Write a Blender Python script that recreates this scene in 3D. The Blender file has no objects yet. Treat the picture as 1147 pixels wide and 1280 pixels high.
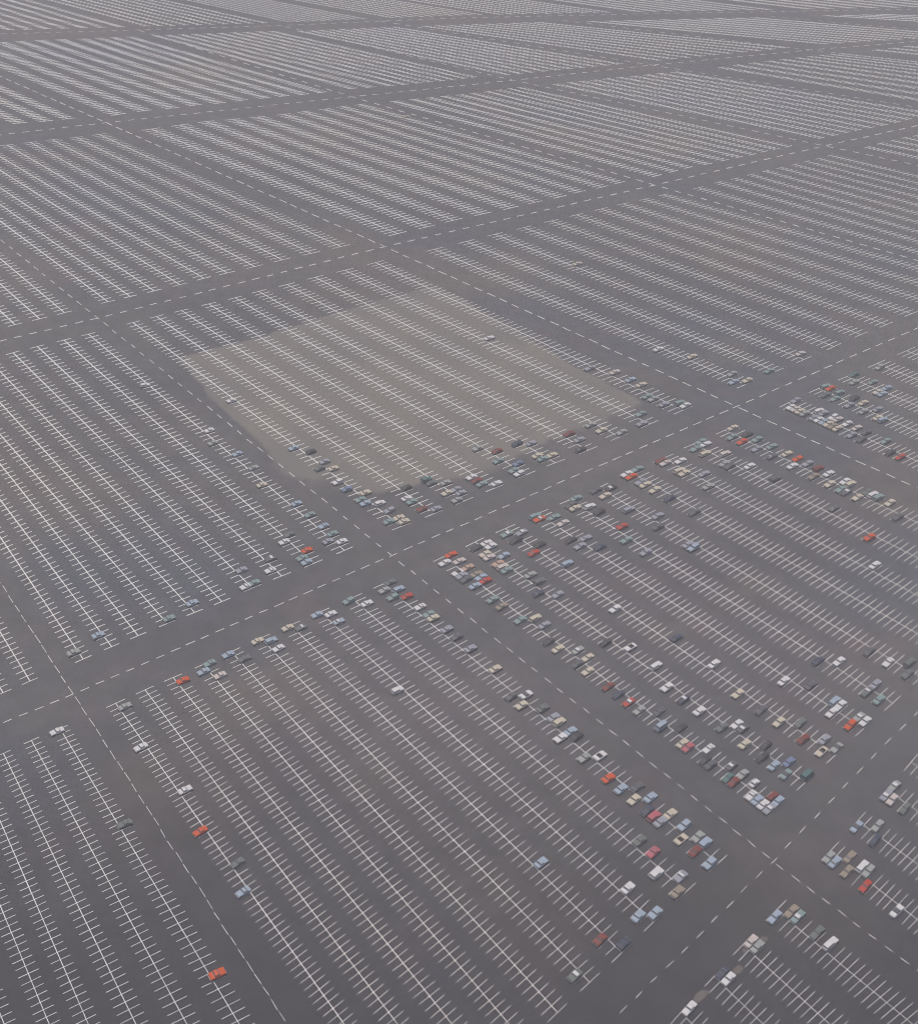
import bpy, bmesh, math, random
from mathutils import Matrix, Vector, noise
random.seed(11)
scene = bpy.context.scene
C = scene.collection

# ------------------------------------------------------------------ camera, sky, sun, exposure
CAM_H = 300.000
CAM_RIGHT = (0.998939, 0.026597, 0.037606)
CAM_UP = (-0.04606, 0.576817, 0.815574)
CAM_FWD = (0.0, 0.81644, -0.57743)
CAM_LENS = 51.4106

cam_data = bpy.data.cameras.new('camera')
cam = bpy.data.objects.new('camera', cam_data)
C.objects.link(cam)
m = Matrix.Identity(4)
for i, v in enumerate((CAM_RIGHT, CAM_UP, tuple(-q for q in CAM_FWD))):
    for k in range(3):
        m[k][i] = v[k]
m.translation = (0, 0, CAM_H)
cam.matrix_world = m
cam_data.sensor_fit = 'HORIZONTAL'
cam_data.sensor_width = 36
cam_data.lens = CAM_LENS
cam_data.clip_start = 1
cam_data.clip_end = 20000
scene.camera = cam

SUN_EL, SUN_AZ = 66.0, -25.0          # degrees; azimuth from +Y towards +X
world = bpy.data.worlds.new('World')
scene.world = world
world.use_nodes = True
wn = world.node_tree.nodes
sky = wn.new('ShaderNodeTexSky')
sky.sky_type = 'NISHITA'
sky.sun_disc = False
sky.sun_elevation = math.radians(SUN_EL)
sky.sun_rotation = math.radians(SUN_AZ)
sky.air_density = 1.0
sky.dust_density = 3.0
world.node_tree.links.new(sky.outputs[0], wn['Background'].inputs[0])
wn['Background'].inputs[1].default_value = 0.10
sun_data = bpy.data.lights.new('sun', 'SUN')
sun_data.energy = 2.6
sun_data.angle = math.radians(0.5)
sun_data.color = (1.0, 0.95, 0.88)
sun = bpy.data.objects.new('sun', sun_data)
C.objects.link(sun)
el, az = math.radians(SUN_EL), math.radians(SUN_AZ)
to_sun = Vector((math.sin(az) * math.cos(el), math.cos(az) * math.cos(el), math.sin(el)))
sun.rotation_euler = to_sun.to_track_quat('Z', 'Y').to_euler()
sun.location = to_sun * 500
vs = scene.view_settings
vs.view_transform = 'Standard'
vs.look = 'None'
vs.exposure = EXPOSURE = 0.0
vs.gamma = 1.0
vs.use_curve_mapping = False

# ------------------------------------------------------------------ measured plan of the lot, in metres
ROWS = [
('r',-108.22,307.98,-1.01,167.13,2.49,2.13,2.32,2.57,75,0.953,0.27,0.14,0.98),
('r',-100.20,314.85,6.71,175.69,2.47,2.08,2.34,2.59,73,0.970,0.27,0.15,0.98),
('r',-92.30,321.37,14.60,184.42,2.57,2.10,2.42,2.65,71,0.990,0.27,0.15,0.98),
('r',-83.63,328.42,22.84,193.33,2.62,2.19,2.52,2.70,70,1.008,0.27,0.15,0.98),
('r',-75.38,335.48,31.37,202.41,2.66,2.29,2.60,2.78,68,1.026,0.27,0.16,0.98),
('r',-66.48,343.19,40.18,211.86,2.83,2.38,2.70,2.86,67,1.044,0.27,0.16,0.98),
('r',-57.10,350.83,49.37,221.49,2.91,2.41,2.81,3.02,65,1.062,0.28,0.16,0.98),
('r',-47.68,358.71,58.90,231.96,3.08,2.56,2.98,3.21,64,1.084,0.28,0.17,0.98),
('r',-37.20,367.32,69.20,242.91,3.29,2.73,3.12,3.25,62,1.104,0.28,0.17,0.98),
('r',-26.47,376.30,79.73,253.64,3.33,2.78,3.16,3.22,61,1.122,0.28,0.18,0.98),
('q',-4.99,394.42,100.49,275.77,3.68,3.24,3.16,3.28,66,0.928,0.32,0.21,0.98),
('q',6.70,404.72,111.39,287.08,3.68,3.15,3.30,3.43,65,0.939,0.32,0.21,0.98),
('q',18.39,414.44,123.28,299.44,3.87,3.28,3.46,3.64,63,0.956,0.32,0.22,0.98),
('q',31.31,425.57,135.24,312.18,4.06,3.41,3.57,3.71,62,0.969,0.33,0.22,0.98),
('q',44.16,436.11,147.87,325.04,4.00,3.21,3.74,3.85,61,0.984,0.33,0.23,0.98),
('q',56.72,445.94,161.02,338.73,4.15,3.63,3.91,4.01,59,1.004,0.32,0.23,0.98),
('q',70.48,459.16,174.82,352.71,4.58,3.91,4.06,4.00,58,1.014,0.33,0.23,0.98),
('q',85.82,470.74,189.01,366.29,4.66,3.79,4.30,4.18,57,1.028,0.33,0.24,0.98),
('q',100.10,483.25,204.50,381.51,4.70,3.99,4.56,4.39,56,1.044,0.33,0.24,0.98),
('q',115.66,496.08,220.49,396.55,4.90,4.04,4.64,4.36,55,1.058,0.33,0.24,0.98),
('p',-163.15,571.68,-22.08,412.69,2.76,2.11,3.55,2.78,65,0.896,0.54,0.35,0.98),
('p',-153.31,579.20,-9.83,422.29,2.90,2.11,3.47,2.79,65,0.906,0.53,0.35,0.98),
('p',-142.46,586.78,1.85,431.95,3.20,2.27,3.45,2.88,65,0.916,0.53,0.35,0.98),
('p',-130.48,595.41,13.98,442.14,3.35,2.36,3.68,3.09,65,0.925,0.52,0.35,0.98),
('p',-118.55,603.64,27.22,453.26,3.16,2.35,3.71,3.07,65,0.937,0.52,0.35,0.98),
('p',-107.92,612.16,39.57,463.29,3.35,2.53,3.87,3.06,66,0.946,0.51,0.35,0.98),
('p',-94.59,621.69,53.88,474.33,3.75,2.75,4.17,3.35,66,0.955,0.51,0.35,0.98),
('p',-81.12,631.83,68.30,486.37,3.95,2.86,4.14,3.47,66,0.965,0.50,0.35,0.98),
('p',-66.37,642.11,82.47,498.29,4.20,3.03,4.41,3.68,65,0.974,0.50,0.35,0.98),
('p',-51.16,653.47,98.74,511.76,4.26,3.18,4.72,3.90,65,0.985,0.50,0.35,0.98),
('s',-20.24,674.26,130.89,537.95,4.70,3.40,4.51,3.85,66,0.842,0.49,0.35,0.98),
('s',-2.82,686.84,147.59,552.21,4.51,3.29,4.40,3.70,66,0.850,0.49,0.35,0.98),
('s',13.14,698.65,163.49,565.36,4.39,3.13,4.53,3.81,65,0.856,0.48,0.35,0.98),
('s',29.71,709.99,181.12,580.41,4.40,3.09,4.61,3.97,65,0.868,0.48,0.36,0.98),
('s',45.71,721.50,197.66,594.76,4.23,3.03,4.38,3.63,64,0.877,0.48,0.36,0.98),
('s',61.03,732.46,213.55,607.28,4.11,2.92,4.35,3.56,64,0.884,0.48,0.36,0.98),
('s',76.11,743.11,229.88,621.11,3.92,2.73,4.50,3.48,64,0.894,0.47,0.36,0.98),
('s',90.04,752.70,246.85,633.06,3.73,2.50,4.61,3.14,65,0.901,0.47,0.36,0.98),
('s',103.75,761.66,264.03,644.36,3.49,2.36,4.64,3.09,65,0.908,0.46,0.36,0.98),
('s',115.93,770.18,281.23,655.92,3.29,2.30,4.64,3.12,67,0.917,0.46,0.36,0.98),
('t',139.10,784.53,301.28,667.04,3.62,2.89,3.27,1.94,69,0.920,0.50,0.39,0.94),
('t',153.04,795.62,313.87,674.50,3.35,2.43,3.30,1.96,69,0.916,0.50,0.39,0.94),
('t',164.85,803.23,326.67,682.09,2.97,2.07,3.36,1.99,69,0.918,0.50,0.39,0.94),
('t',175.87,811.52,339.70,689.80,2.86,2.08,3.42,2.02,69,0.918,0.50,0.39,0.94),
('t',186.84,819.21,352.95,697.65,2.79,1.91,3.48,2.06,70,0.920,0.50,0.39,0.94),
('t',197.32,826.22,366.43,705.64,2.72,1.83,3.51,2.02,71,0.924,0.50,0.39,0.94),
('t',207.73,833.29,379.93,713.19,2.57,1.83,3.54,1.98,71,0.927,0.50,0.39,0.94),
('t',217.10,840.32,393.64,720.87,2.40,1.74,3.50,1.93,73,0.929,0.50,0.39,0.94),
('t',226.23,846.65,406.85,728.02,2.39,1.75,3.46,1.87,74,0.932,0.50,0.39,0.94),
('t',235.46,853.80,420.26,735.28,2.40,1.86,3.49,1.89,75,0.934,0.50,0.39,0.94),
('u',264.54,873.30,342.32,833.94,2.68,2.19,3.12,2.13,30,1.016,0.70,0.66,0.62),
('u',275.27,882.05,354.78,842.47,2.57,1.95,2.88,1.97,30,1.016,0.71,0.66,0.62),
('u',285.13,888.89,365.38,849.72,2.48,1.72,2.67,1.83,30,1.017,0.71,0.66,0.62),
('u',295.11,895.82,376.13,857.08,2.38,1.52,2.47,1.69,30,1.018,0.71,0.66,0.62),
('u',304.20,901.08,385.16,863.26,2.27,1.31,2.26,1.55,30,1.020,0.71,0.66,0.62),
('e',-342.39,773.18,-180.58,592.67,2.11,1.78,2.85,2.09,62,0.934,0.75,0.62,0.92),
('e',-335.58,778.91,-171.07,599.64,2.31,1.92,3.00,2.18,63,0.939,0.74,0.61,0.92),
('e',-327.49,785.57,-160.56,607.20,2.86,2.01,3.29,2.40,64,0.943,0.72,0.61,0.92),
('e',-317.15,791.88,-149.17,615.63,3.02,1.76,3.33,2.59,65,0.951,0.71,0.60,0.92),
('e',-308.01,796.95,-138.37,624.44,3.24,1.77,3.25,2.48,66,0.961,0.69,0.59,0.92),
('e',-296.22,803.28,-127.50,632.14,3.82,1.99,3.58,2.56,66,0.967,0.69,0.59,0.92),
('e',-283.34,809.82,-114.49,641.50,3.89,2.02,3.95,2.90,66,0.975,0.67,0.58,0.92),
('e',-271.09,816.33,-101.16,651.48,3.98,1.98,4.16,3.01,67,0.985,0.66,0.58,0.92),
('e',-257.67,822.61,-86.76,661.57,4.11,2.11,4.41,3.10,68,0.996,0.64,0.57,0.92),
('e',-244.54,829.97,-71.73,672.15,4.07,2.28,4.51,3.17,69,1.006,0.63,0.56,0.92),
('f',-375.27,750.10,-218.50,563.84,2.92,2.02,2.95,2.15,60,0.879,0.74,0.61,0.96),
('f',-365.84,756.61,-208.68,571.02,3.02,1.83,2.98,2.23,60,0.883,0.73,0.61,0.96),
('f',-355.78,761.92,-198.62,578.69,3.12,1.65,3.02,2.30,61,0.890,0.72,0.60,0.96),
('A',-247.50,495.53,-124.10,328.33,0.72,1.88,2.30,2.01,63,0.828,0.58,0.34,0.98),
('A',-244.98,502.14,-116.15,335.24,1.21,1.84,2.26,1.91,64,0.834,0.58,0.34,0.98),
('A',-239.02,508.46,-108.53,341.50,1.41,1.79,2.34,1.94,64,0.838,0.57,0.34,0.98),
('A',-235.07,514.69,-99.99,348.64,1.59,1.84,2.44,2.00,65,0.845,0.57,0.34,0.98),
('A',-227.86,521.34,-91.69,355.27,2.16,1.97,2.43,1.93,65,0.849,0.57,0.34,0.98),
('A',-219.92,528.55,-83.20,361.97,2.40,2.11,2.62,2.20,65,0.852,0.57,0.34,0.98),
('A',-211.03,536.13,-73.63,370.47,2.60,2.09,2.78,2.36,65,0.860,0.56,0.34,0.98),
('A',-201.68,543.18,-64.03,378.25,2.83,2.07,2.96,2.35,65,0.866,0.56,0.35,0.98),
('A',-191.20,550.63,-53.23,386.65,2.89,2.07,3.10,2.51,65,0.874,0.56,0.35,0.98),
('A',-181.38,557.72,-42.63,395.56,2.80,2.02,3.07,2.58,65,0.883,0.55,0.35,0.98),
('z',-211.56,399.36,-145.54,310.48,2.06,2.15,2.04,1.74,36,0.933,0.45,0.33,0.98),
('z',-204.45,406.78,-138.52,316.49,2.06,2.15,2.04,1.74,36,0.932,0.46,0.34,0.98),
('Z',-159.11,266.65,-74.64,142.17,2.33,1.77,2.27,1.50,61,1.173,0.25,0.14,0.98),
('Z',-150.77,272.96,-67.07,147.17,2.14,1.63,2.16,1.43,61,1.176,0.26,0.14,0.98),
('Z',-143.82,278.33,-60.22,151.69,1.91,1.52,2.39,1.58,60,1.179,0.26,0.14,0.98),
('Z',-137.12,283.80,-51.13,157.69,1.90,1.61,2.81,1.85,60,1.192,0.26,0.15,0.98),
('Z',-130.22,289.81,-41.52,164.04,2.00,1.65,2.90,1.91,59,1.203,0.26,0.15,0.98),
('Z',-122.87,295.55,-31.83,170.43,2.06,1.61,2.91,1.92,59,1.216,0.26,0.15,0.98),
('X',113.59,260.09,147.18,220.74,3.25,3.67,3.97,3.52,24,0.962,0.17,0.14,0.98),
('X',124.44,272.34,160.42,232.47,3.42,3.82,4.06,3.59,25,0.964,0.17,0.15,0.98),
('X',136.36,285.56,174.25,244.70,3.40,3.84,4.02,3.56,25,0.964,0.18,0.15,0.98),
('X',147.12,297.95,187.23,256.19,3.23,3.72,3.89,3.45,25,0.965,0.18,0.15,0.98),
('Y',63.39,204.07,88.65,172.98,3.09,3.45,3.52,2.78,20,0.929,0.15,0.13,0.98),
('Y',73.51,215.39,100.19,182.10,2.95,3.32,3.43,2.77,20,0.923,0.15,0.13,0.98),
('Y',82.76,225.86,111.16,191.17,3.13,3.44,3.79,3.02,21,0.920,0.16,0.14,0.98),
('Y',94.02,237.97,125.04,201.93,3.43,3.69,4.23,3.28,22,0.918,0.16,0.14,0.98),
('W',148.31,522.77,235.71,439.51,5.00,4.37,5.37,4.03,51,0.903,0.34,0.27,0.98),
('W',164.98,537.35,253.61,452.93,4.92,4.12,5.48,4.11,51,0.904,0.34,0.27,0.98),
('W',181.11,550.24,272.26,466.92,5.07,4.10,5.51,4.13,52,0.911,0.34,0.27,0.98),
('W',198.80,564.72,290.34,480.47,5.35,4.38,5.62,4.21,52,0.912,0.34,0.28,0.98),
('W',216.79,579.46,309.72,495.00,5.40,4.42,5.81,4.36,52,0.916,0.35,0.28,0.98),
('h',-213.90,844.44,-41.86,693.27,5.25,3.15,4.83,3.44,63,0.858,0.96,0.71,0.72),
('h',-196.96,854.61,-25.77,704.74,5.07,2.98,4.66,3.42,63,0.864,0.95,0.70,0.72),
('h',-181.17,863.65,-10.78,716.09,5.02,2.43,4.75,3.42,63,0.870,0.94,0.70,0.72),
('h',-164.57,870.31,5.90,727.53,5.02,2.13,4.99,3.35,63,0.881,0.92,0.69,0.72),
('h',-148.80,877.41,22.51,738.46,5.02,2.33,4.66,3.20,64,0.889,0.90,0.69,0.72),
('h',-132.16,885.35,36.96,748.83,4.56,2.37,4.48,3.12,63,0.896,0.89,0.69,0.72),
('h',-119.37,892.67,52.35,759.26,4.10,2.30,4.13,3.00,64,0.903,0.88,0.68,0.72),
('h',-105.70,900.19,64.49,768.83,3.83,2.20,4.00,2.88,63,0.908,0.87,0.68,0.72),
('h',-94.65,906.89,79.00,778.46,3.59,2.00,3.89,2.75,64,0.915,0.86,0.67,0.72),
('h',-82.53,913.11,90.41,787.18,3.76,1.93,3.43,2.62,64,0.921,0.85,0.67,0.72),
('i',-58.63,923.53,114.94,802.06,3.76,1.83,3.36,2.64,63,0.928,1.00,0.80,0.54),
('i',-45.66,929.83,126.71,811.32,3.50,1.64,3.13,2.45,63,0.935,0.99,0.80,0.54),
('i',-34.49,934.84,136.93,819.25,3.17,1.47,3.36,2.25,62,0.941,0.98,0.80,0.54),
('i',-23.79,939.99,150.29,827.10,3.12,1.42,3.62,2.31,63,0.947,0.97,0.79,0.54),
('i',-12.99,944.64,162.34,835.46,2.93,1.38,3.27,2.23,63,0.954,0.96,0.79,0.54),
('i',-3.55,949.49,173.24,842.75,2.83,1.48,2.91,1.91,63,0.960,0.95,0.79,0.54),
('i',6.54,954.83,182.73,848.89,2.69,1.49,2.64,1.84,63,0.962,0.95,0.79,0.54),
('i',14.98,959.77,191.78,855.63,2.34,1.34,2.57,1.78,63,0.966,0.94,0.79,0.54),
('i',22.66,964.08,200.75,861.37,2.18,1.22,2.58,1.71,63,0.969,0.94,0.79,0.54),
('i',29.98,968.16,209.91,867.64,2.12,1.18,2.61,1.79,64,0.974,0.93,0.78,0.54),
('j',57.71,979.87,236.26,887.93,2.86,1.54,3.01,2.01,61,0.935,0.97,0.83,0.48),
('j',67.57,985.18,246.83,894.97,2.80,1.45,2.90,2.00,61,0.938,0.96,0.83,0.48),
('j',77.01,989.88,256.62,901.98,2.71,1.31,2.70,1.88,61,0.942,0.96,0.83,0.48),
('j',86.25,994.19,265.78,908.14,2.78,1.30,2.79,1.79,61,0.946,0.96,0.83,0.48),
('j',96.18,998.82,276.19,914.54,2.98,1.39,3.09,1.92,61,0.950,0.95,0.83,0.48),
('j',106.82,1003.77,287.44,921.61,3.09,1.38,3.17,2.12,60,0.954,0.95,0.83,0.48),
('j',117.51,1008.37,298.41,929.39,3.03,1.35,2.97,2.16,60,0.959,0.95,0.83,0.48),
('j',127.69,1013.10,308.25,936.76,2.96,1.41,2.91,2.13,60,0.964,0.95,0.83,0.48),
('j',137.96,1018.08,318.82,944.30,3.27,1.55,3.00,2.03,60,0.969,0.94,0.84,0.48),
('j',150.24,1023.80,329.28,951.03,3.56,1.66,2.98,1.92,59,0.971,0.94,0.84,0.48),
('k',188.44,1041.60,370.91,964.79,3.14,1.99,4.38,2.31,60,0.966,0.95,0.84,0.48),
('k',201.54,1049.91,389.14,974.41,3.22,1.89,4.34,2.29,61,0.969,0.95,0.84,0.48),
('k',215.30,1057.34,407.04,983.85,3.32,1.79,4.35,2.29,62,0.973,0.95,0.85,0.48),
('k',229.22,1064.86,425.37,993.52,3.26,1.67,4.26,2.25,63,0.977,0.95,0.85,0.48),
('k',242.45,1071.24,442.52,1002.56,3.11,1.53,4.12,2.17,64,0.982,0.95,0.85,0.48),
('k',255.15,1077.59,459.71,1011.63,2.81,1.41,3.95,2.08,65,0.987,0.95,0.86,0.48),
('k',265.84,1083.00,475.44,1019.92,2.56,1.19,3.69,1.94,66,0.992,0.95,0.86,0.48),
('k',276.44,1087.55,490.43,1027.83,2.39,1.07,3.56,1.88,66,0.998,0.95,0.87,0.48),
('k',285.77,1091.91,505.10,1035.57,2.07,0.94,3.38,1.78,67,1.003,0.95,0.87,0.48),
('k',293.67,1095.39,518.58,1042.67,1.89,0.84,3.23,1.71,68,1.009,0.95,0.88,0.48),
('g',325.37,1111.06,411.12,1093.67,3.58,1.67,3.84,1.92,25,1.067,0.96,0.94,0.48),
('g',340.27,1118.03,427.10,1101.66,3.55,1.81,4.04,2.02,25,1.069,0.97,0.94,0.48),
('g',354.94,1126.17,444.82,1110.52,3.52,1.95,4.25,2.13,26,1.070,0.97,0.95,0.48),
('b',-441.62,972.34,-300.39,844.50,3.48,2.44,4.56,1.77,46,0.968,1.41,1.33,0.48),
('b',-430.38,980.20,-285.19,850.40,3.42,2.44,4.24,1.88,48,0.966,1.38,1.31,0.48),
('b',-419.56,988.07,-272.13,857.00,3.35,2.44,3.92,1.98,49,0.965,1.37,1.29,0.48),
('m',-397.02,1006.33,-241.84,869.99,4.48,1.96,4.37,2.78,51,1.001,1.35,1.26,0.48),
('m',-381.58,1013.08,-226.52,879.75,4.37,1.95,4.67,2.53,52,1.008,1.32,1.24,0.48),
('m',-366.85,1019.77,-209.10,887.75,4.00,1.74,4.52,2.33,53,1.011,1.29,1.22,0.48),
('m',-354.01,1025.11,-194.77,896.07,3.87,1.58,4.24,2.11,54,1.018,1.25,1.19,0.48),
('m',-340.16,1030.63,-179.33,902.57,4.10,1.37,4.23,2.08,55,1.020,1.23,1.18,0.48),
('m',-325.73,1034.52,-165.07,910.69,4.31,1.25,4.17,2.22,56,1.029,1.20,1.16,0.48),
('m',-310.41,1039.23,-150.03,918.14,4.00,1.30,3.94,1.93,56,1.034,1.18,1.14,0.48),
('m',-298.11,1043.46,-137.44,924.22,3.35,1.13,3.71,1.71,57,1.038,1.16,1.13,0.48),
('m',-287.31,1047.01,-123.99,930.12,3.29,0.96,3.64,1.71,58,1.043,1.14,1.11,0.48),
('m',-275.40,1050.08,-111.91,936.22,3.46,0.89,3.44,1.74,58,1.049,1.12,1.10,0.48),
('n',-256.55,1057.01,-91.27,948.42,2.78,0.86,3.69,1.34,54,1.039,1.20,1.07,0.48),
('n',-246.96,1059.97,-78.33,953.11,2.79,0.86,3.78,1.43,56,1.042,1.18,1.06,0.48),
('n',-237.32,1062.95,-64.75,958.48,2.80,0.87,3.48,1.45,57,1.047,1.15,1.04,0.48),
('n',-227.65,1065.94,-53.94,963.29,2.81,0.87,2.93,1.32,58,1.050,1.14,1.04,0.48),
('n',-217.92,1068.94,-44.21,967.77,2.83,0.87,2.54,1.19,58,1.053,1.13,1.03,0.48),
('n',-208.15,1071.96,-36.14,971.64,2.84,0.88,2.39,1.12,57,1.055,1.13,1.03,0.48),
('n',-198.34,1074.99,-27.42,975.63,2.85,0.88,2.40,1.21,57,1.057,1.13,1.03,0.48),
('n',-188.47,1078.04,-19.26,980.13,2.87,0.89,2.34,1.26,57,1.060,1.12,1.03,0.48),
('n',-178.56,1081.10,-11.04,984.47,2.88,0.89,2.18,1.19,56,1.063,1.12,1.03,0.48),
('n',-168.61,1084.18,-3.94,988.47,2.89,0.89,2.02,1.14,55,1.065,1.12,1.03,0.48),
('o',-145.92,1087.94,21.25,998.19,2.34,0.79,2.69,1.25,54,0.982,1.16,1.01,0.48),
('o',-137.87,1090.66,30.70,1002.56,2.34,0.79,2.70,1.25,54,0.985,1.15,1.00,0.48),
('o',-129.79,1093.39,40.21,1006.96,2.35,0.79,2.72,1.26,55,0.988,1.14,1.00,0.48),
('o',-121.66,1096.13,49.79,1011.40,2.36,0.80,2.74,1.27,55,0.991,1.13,0.99,0.48),
('o',-113.51,1098.89,59.44,1015.87,2.37,0.80,2.76,1.28,56,0.994,1.13,0.99,0.48),
('o',-105.32,1101.65,69.17,1020.37,2.38,0.80,2.78,1.29,56,0.997,1.12,0.99,0.48),
('o',-97.10,1104.43,78.96,1024.91,2.39,0.81,2.80,1.30,57,1.000,1.11,0.98,0.48),
('o',-88.84,1107.21,88.83,1029.48,2.40,0.81,2.82,1.31,57,1.003,1.10,0.98,0.48),
('o',-80.55,1110.01,98.77,1034.08,2.41,0.81,2.84,1.32,58,1.006,1.10,0.98,0.48),
('o',-72.22,1112.82,108.78,1038.72,2.42,0.82,2.85,1.32,58,1.010,1.09,0.97,0.48),
('P',-46.78,1119.99,141.47,1053.75,2.46,0.73,2.81,1.33,58,1.018,1.07,0.96,0.48),
('P',-36.51,1123.02,153.19,1059.28,2.47,0.73,2.83,1.33,59,1.022,1.06,0.96,0.48),
('P',-26.20,1126.05,165.02,1064.85,2.48,0.73,2.85,1.34,59,1.026,1.06,0.96,0.48),
('P',-15.85,1129.10,176.95,1070.48,2.49,0.73,2.88,1.36,59,1.030,1.05,0.96,0.48),
('P',-5.44,1132.16,188.98,1076.15,2.50,0.74,2.90,1.37,60,1.035,1.05,0.96,0.48),
('P',5.01,1135.24,201.13,1081.88,2.51,0.74,2.93,1.38,60,1.039,1.04,0.96,0.48),
('P',15.51,1138.33,213.38,1087.66,2.53,0.74,2.95,1.39,60,1.043,1.04,0.96,0.48),
('P',26.06,1141.44,225.74,1093.49,2.54,0.75,2.98,1.41,61,1.048,1.04,0.97,0.48),
('P',36.65,1144.56,238.21,1099.37,2.55,0.75,3.01,1.42,61,1.052,1.03,0.97,0.48),
('P',47.30,1147.69,250.80,1105.30,2.55,0.75,3.02,1.42,61,1.057,1.03,0.97,0.48),
('Q',93.64,1158.57,287.09,1122.23,3.78,0.95,3.22,1.18,57,1.024,1.03,0.98,0.48),
('Q',109.37,1162.54,300.52,1127.13,3.79,0.95,3.23,1.18,56,1.026,1.03,0.98,0.48),
('Q',125.20,1166.53,314.04,1132.07,3.81,0.96,3.26,1.19,55,1.028,1.03,0.98,0.48),
('Q',141.11,1170.54,327.66,1137.05,3.83,0.97,3.28,1.20,54,1.029,1.03,0.98,0.48),
('Q',157.12,1174.58,341.38,1142.06,3.85,0.97,3.31,1.21,54,1.031,1.03,0.99,0.48),
('Q',173.22,1178.64,355.21,1147.11,3.88,0.98,3.33,1.22,53,1.032,1.04,0.99,0.48),
('Q',189.42,1182.73,369.14,1152.20,3.90,0.98,3.36,1.23,52,1.034,1.04,0.99,0.48),
('Q',205.71,1186.83,383.17,1157.32,3.92,0.99,3.38,1.23,51,1.036,1.04,0.99,0.48),
('Q',222.10,1190.97,397.31,1162.48,3.94,0.99,3.41,1.24,51,1.037,1.04,1.00,0.48),
('Q',238.58,1195.12,411.55,1167.69,3.96,1.00,3.42,1.25,50,1.039,1.04,1.00,0.48),
('V',305.51,1213.21,443.68,1205.82,3.81,1.00,3.18,1.71,38,1.069,1.06,1.05,0.48),
('V',322.44,1217.64,457.82,1213.41,3.82,1.00,3.20,1.72,37,1.074,1.07,1.06,0.48),
('V',339.47,1222.09,472.11,1221.07,3.84,1.01,3.23,1.73,36,1.079,1.07,1.07,0.48),
('V',356.60,1226.57,486.56,1228.82,3.86,1.01,3.25,1.74,35,1.083,1.08,1.09,0.48),
('K1',-572.44,1167.97,-423.00,1035.17,2.99,0.56,3.14,1.29,35,0.978,1.91,1.68,0.48),
('K1',-560.50,1170.20,-410.44,1040.34,3.01,0.56,3.15,1.30,36,0.983,1.86,1.64,0.48),
('K1',-548.37,1172.46,-397.79,1045.55,3.06,0.57,3.18,1.31,37,0.987,1.80,1.60,0.48),
('K1',-536.04,1174.76,-385.03,1050.80,3.04,0.57,3.24,1.21,38,0.992,1.75,1.56,0.48),
('K1',-524.03,1177.00,-371.89,1055.22,2.96,0.55,3.33,1.01,38,0.996,1.71,1.53,0.48),
('K1',-512.39,1179.18,-358.42,1058.87,2.92,0.55,3.38,0.91,39,0.998,1.67,1.49,0.48),
('K1',-500.65,1181.37,-344.88,1062.54,2.95,0.55,3.40,0.92,40,1.001,1.63,1.46,0.48),
('K1',-488.80,1183.58,-331.25,1066.23,2.98,0.56,3.42,0.93,41,1.003,1.59,1.44,0.48),
('K1',-476.84,1185.81,-317.55,1069.94,3.00,0.56,3.44,0.93,42,1.005,1.56,1.41,0.48),
('K1',-464.78,1188.06,-303.77,1073.68,3.03,0.57,3.46,0.94,43,1.008,1.53,1.38,0.48),
('K1',-452.60,1190.33,-289.90,1077.43,3.04,0.57,3.47,0.94,44,1.010,1.50,1.36,0.48),
('K2',-434.91,1193.63,-269.88,1082.90,2.22,0.41,2.49,0.69,45,1.014,1.46,1.33,0.48),
('K2',-426.04,1195.29,-259.91,1085.66,2.23,0.42,2.50,0.69,46,1.016,1.44,1.32,0.48),
('K2',-417.11,1196.95,-249.90,1088.43,2.24,0.42,2.51,0.69,46,1.018,1.42,1.30,0.48),
('K2',-408.11,1198.63,-239.85,1091.21,2.26,0.42,2.52,0.70,47,1.020,1.41,1.29,0.48),
('K2',-399.06,1200.32,-229.76,1094.01,2.27,0.42,2.53,0.70,48,1.021,1.39,1.28,0.48),
('K2',-389.94,1202.02,-219.62,1096.81,2.29,0.43,2.54,0.70,48,1.023,1.38,1.27,0.48),
('K2',-380.76,1203.74,-209.44,1099.63,2.30,0.43,2.55,0.71,49,1.025,1.36,1.26,0.48),
('K2',-371.52,1205.46,-199.21,1102.46,2.32,0.43,2.56,0.71,49,1.027,1.35,1.24,0.48),
('K2',-362.21,1207.20,-188.94,1105.31,2.33,0.44,2.57,0.71,50,1.029,1.34,1.23,0.48),
('K2',-352.84,1208.95,-178.63,1108.16,2.34,0.44,2.58,0.71,50,1.031,1.32,1.22,0.48),
('K3',-333.95,1212.47,-158.34,1114.13,1.60,0.30,1.64,0.54,51,1.035,1.30,1.21,0.48),
('K3',-327.54,1213.67,-151.78,1116.31,1.61,0.30,1.64,0.55,51,1.036,1.29,1.20,0.48),
('K3',-321.09,1214.87,-145.19,1118.49,1.62,0.30,1.65,0.55,51,1.038,1.28,1.20,0.48),
('K3',-314.60,1216.08,-138.59,1120.69,1.63,0.30,1.65,0.55,52,1.040,1.28,1.19,0.48),
('K3',-308.08,1217.30,-131.96,1122.89,1.64,0.31,1.66,0.55,52,1.041,1.27,1.19,0.48),
('K3',-301.51,1218.52,-125.31,1125.10,1.65,0.31,1.66,0.55,52,1.043,1.26,1.18,0.48),
('K3',-294.91,1219.76,-118.64,1127.31,1.66,0.31,1.67,0.55,52,1.044,1.26,1.18,0.48),
('K3',-288.27,1221.00,-111.95,1129.53,1.67,0.31,1.68,0.56,52,1.046,1.25,1.17,0.48),
('K3',-281.58,1222.24,-105.23,1131.76,1.68,0.31,1.68,0.56,52,1.048,1.24,1.17,0.48),
('K3',-274.86,1223.50,-98.50,1134.00,1.68,0.31,1.68,0.56,52,1.049,1.24,1.17,0.48),
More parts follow.
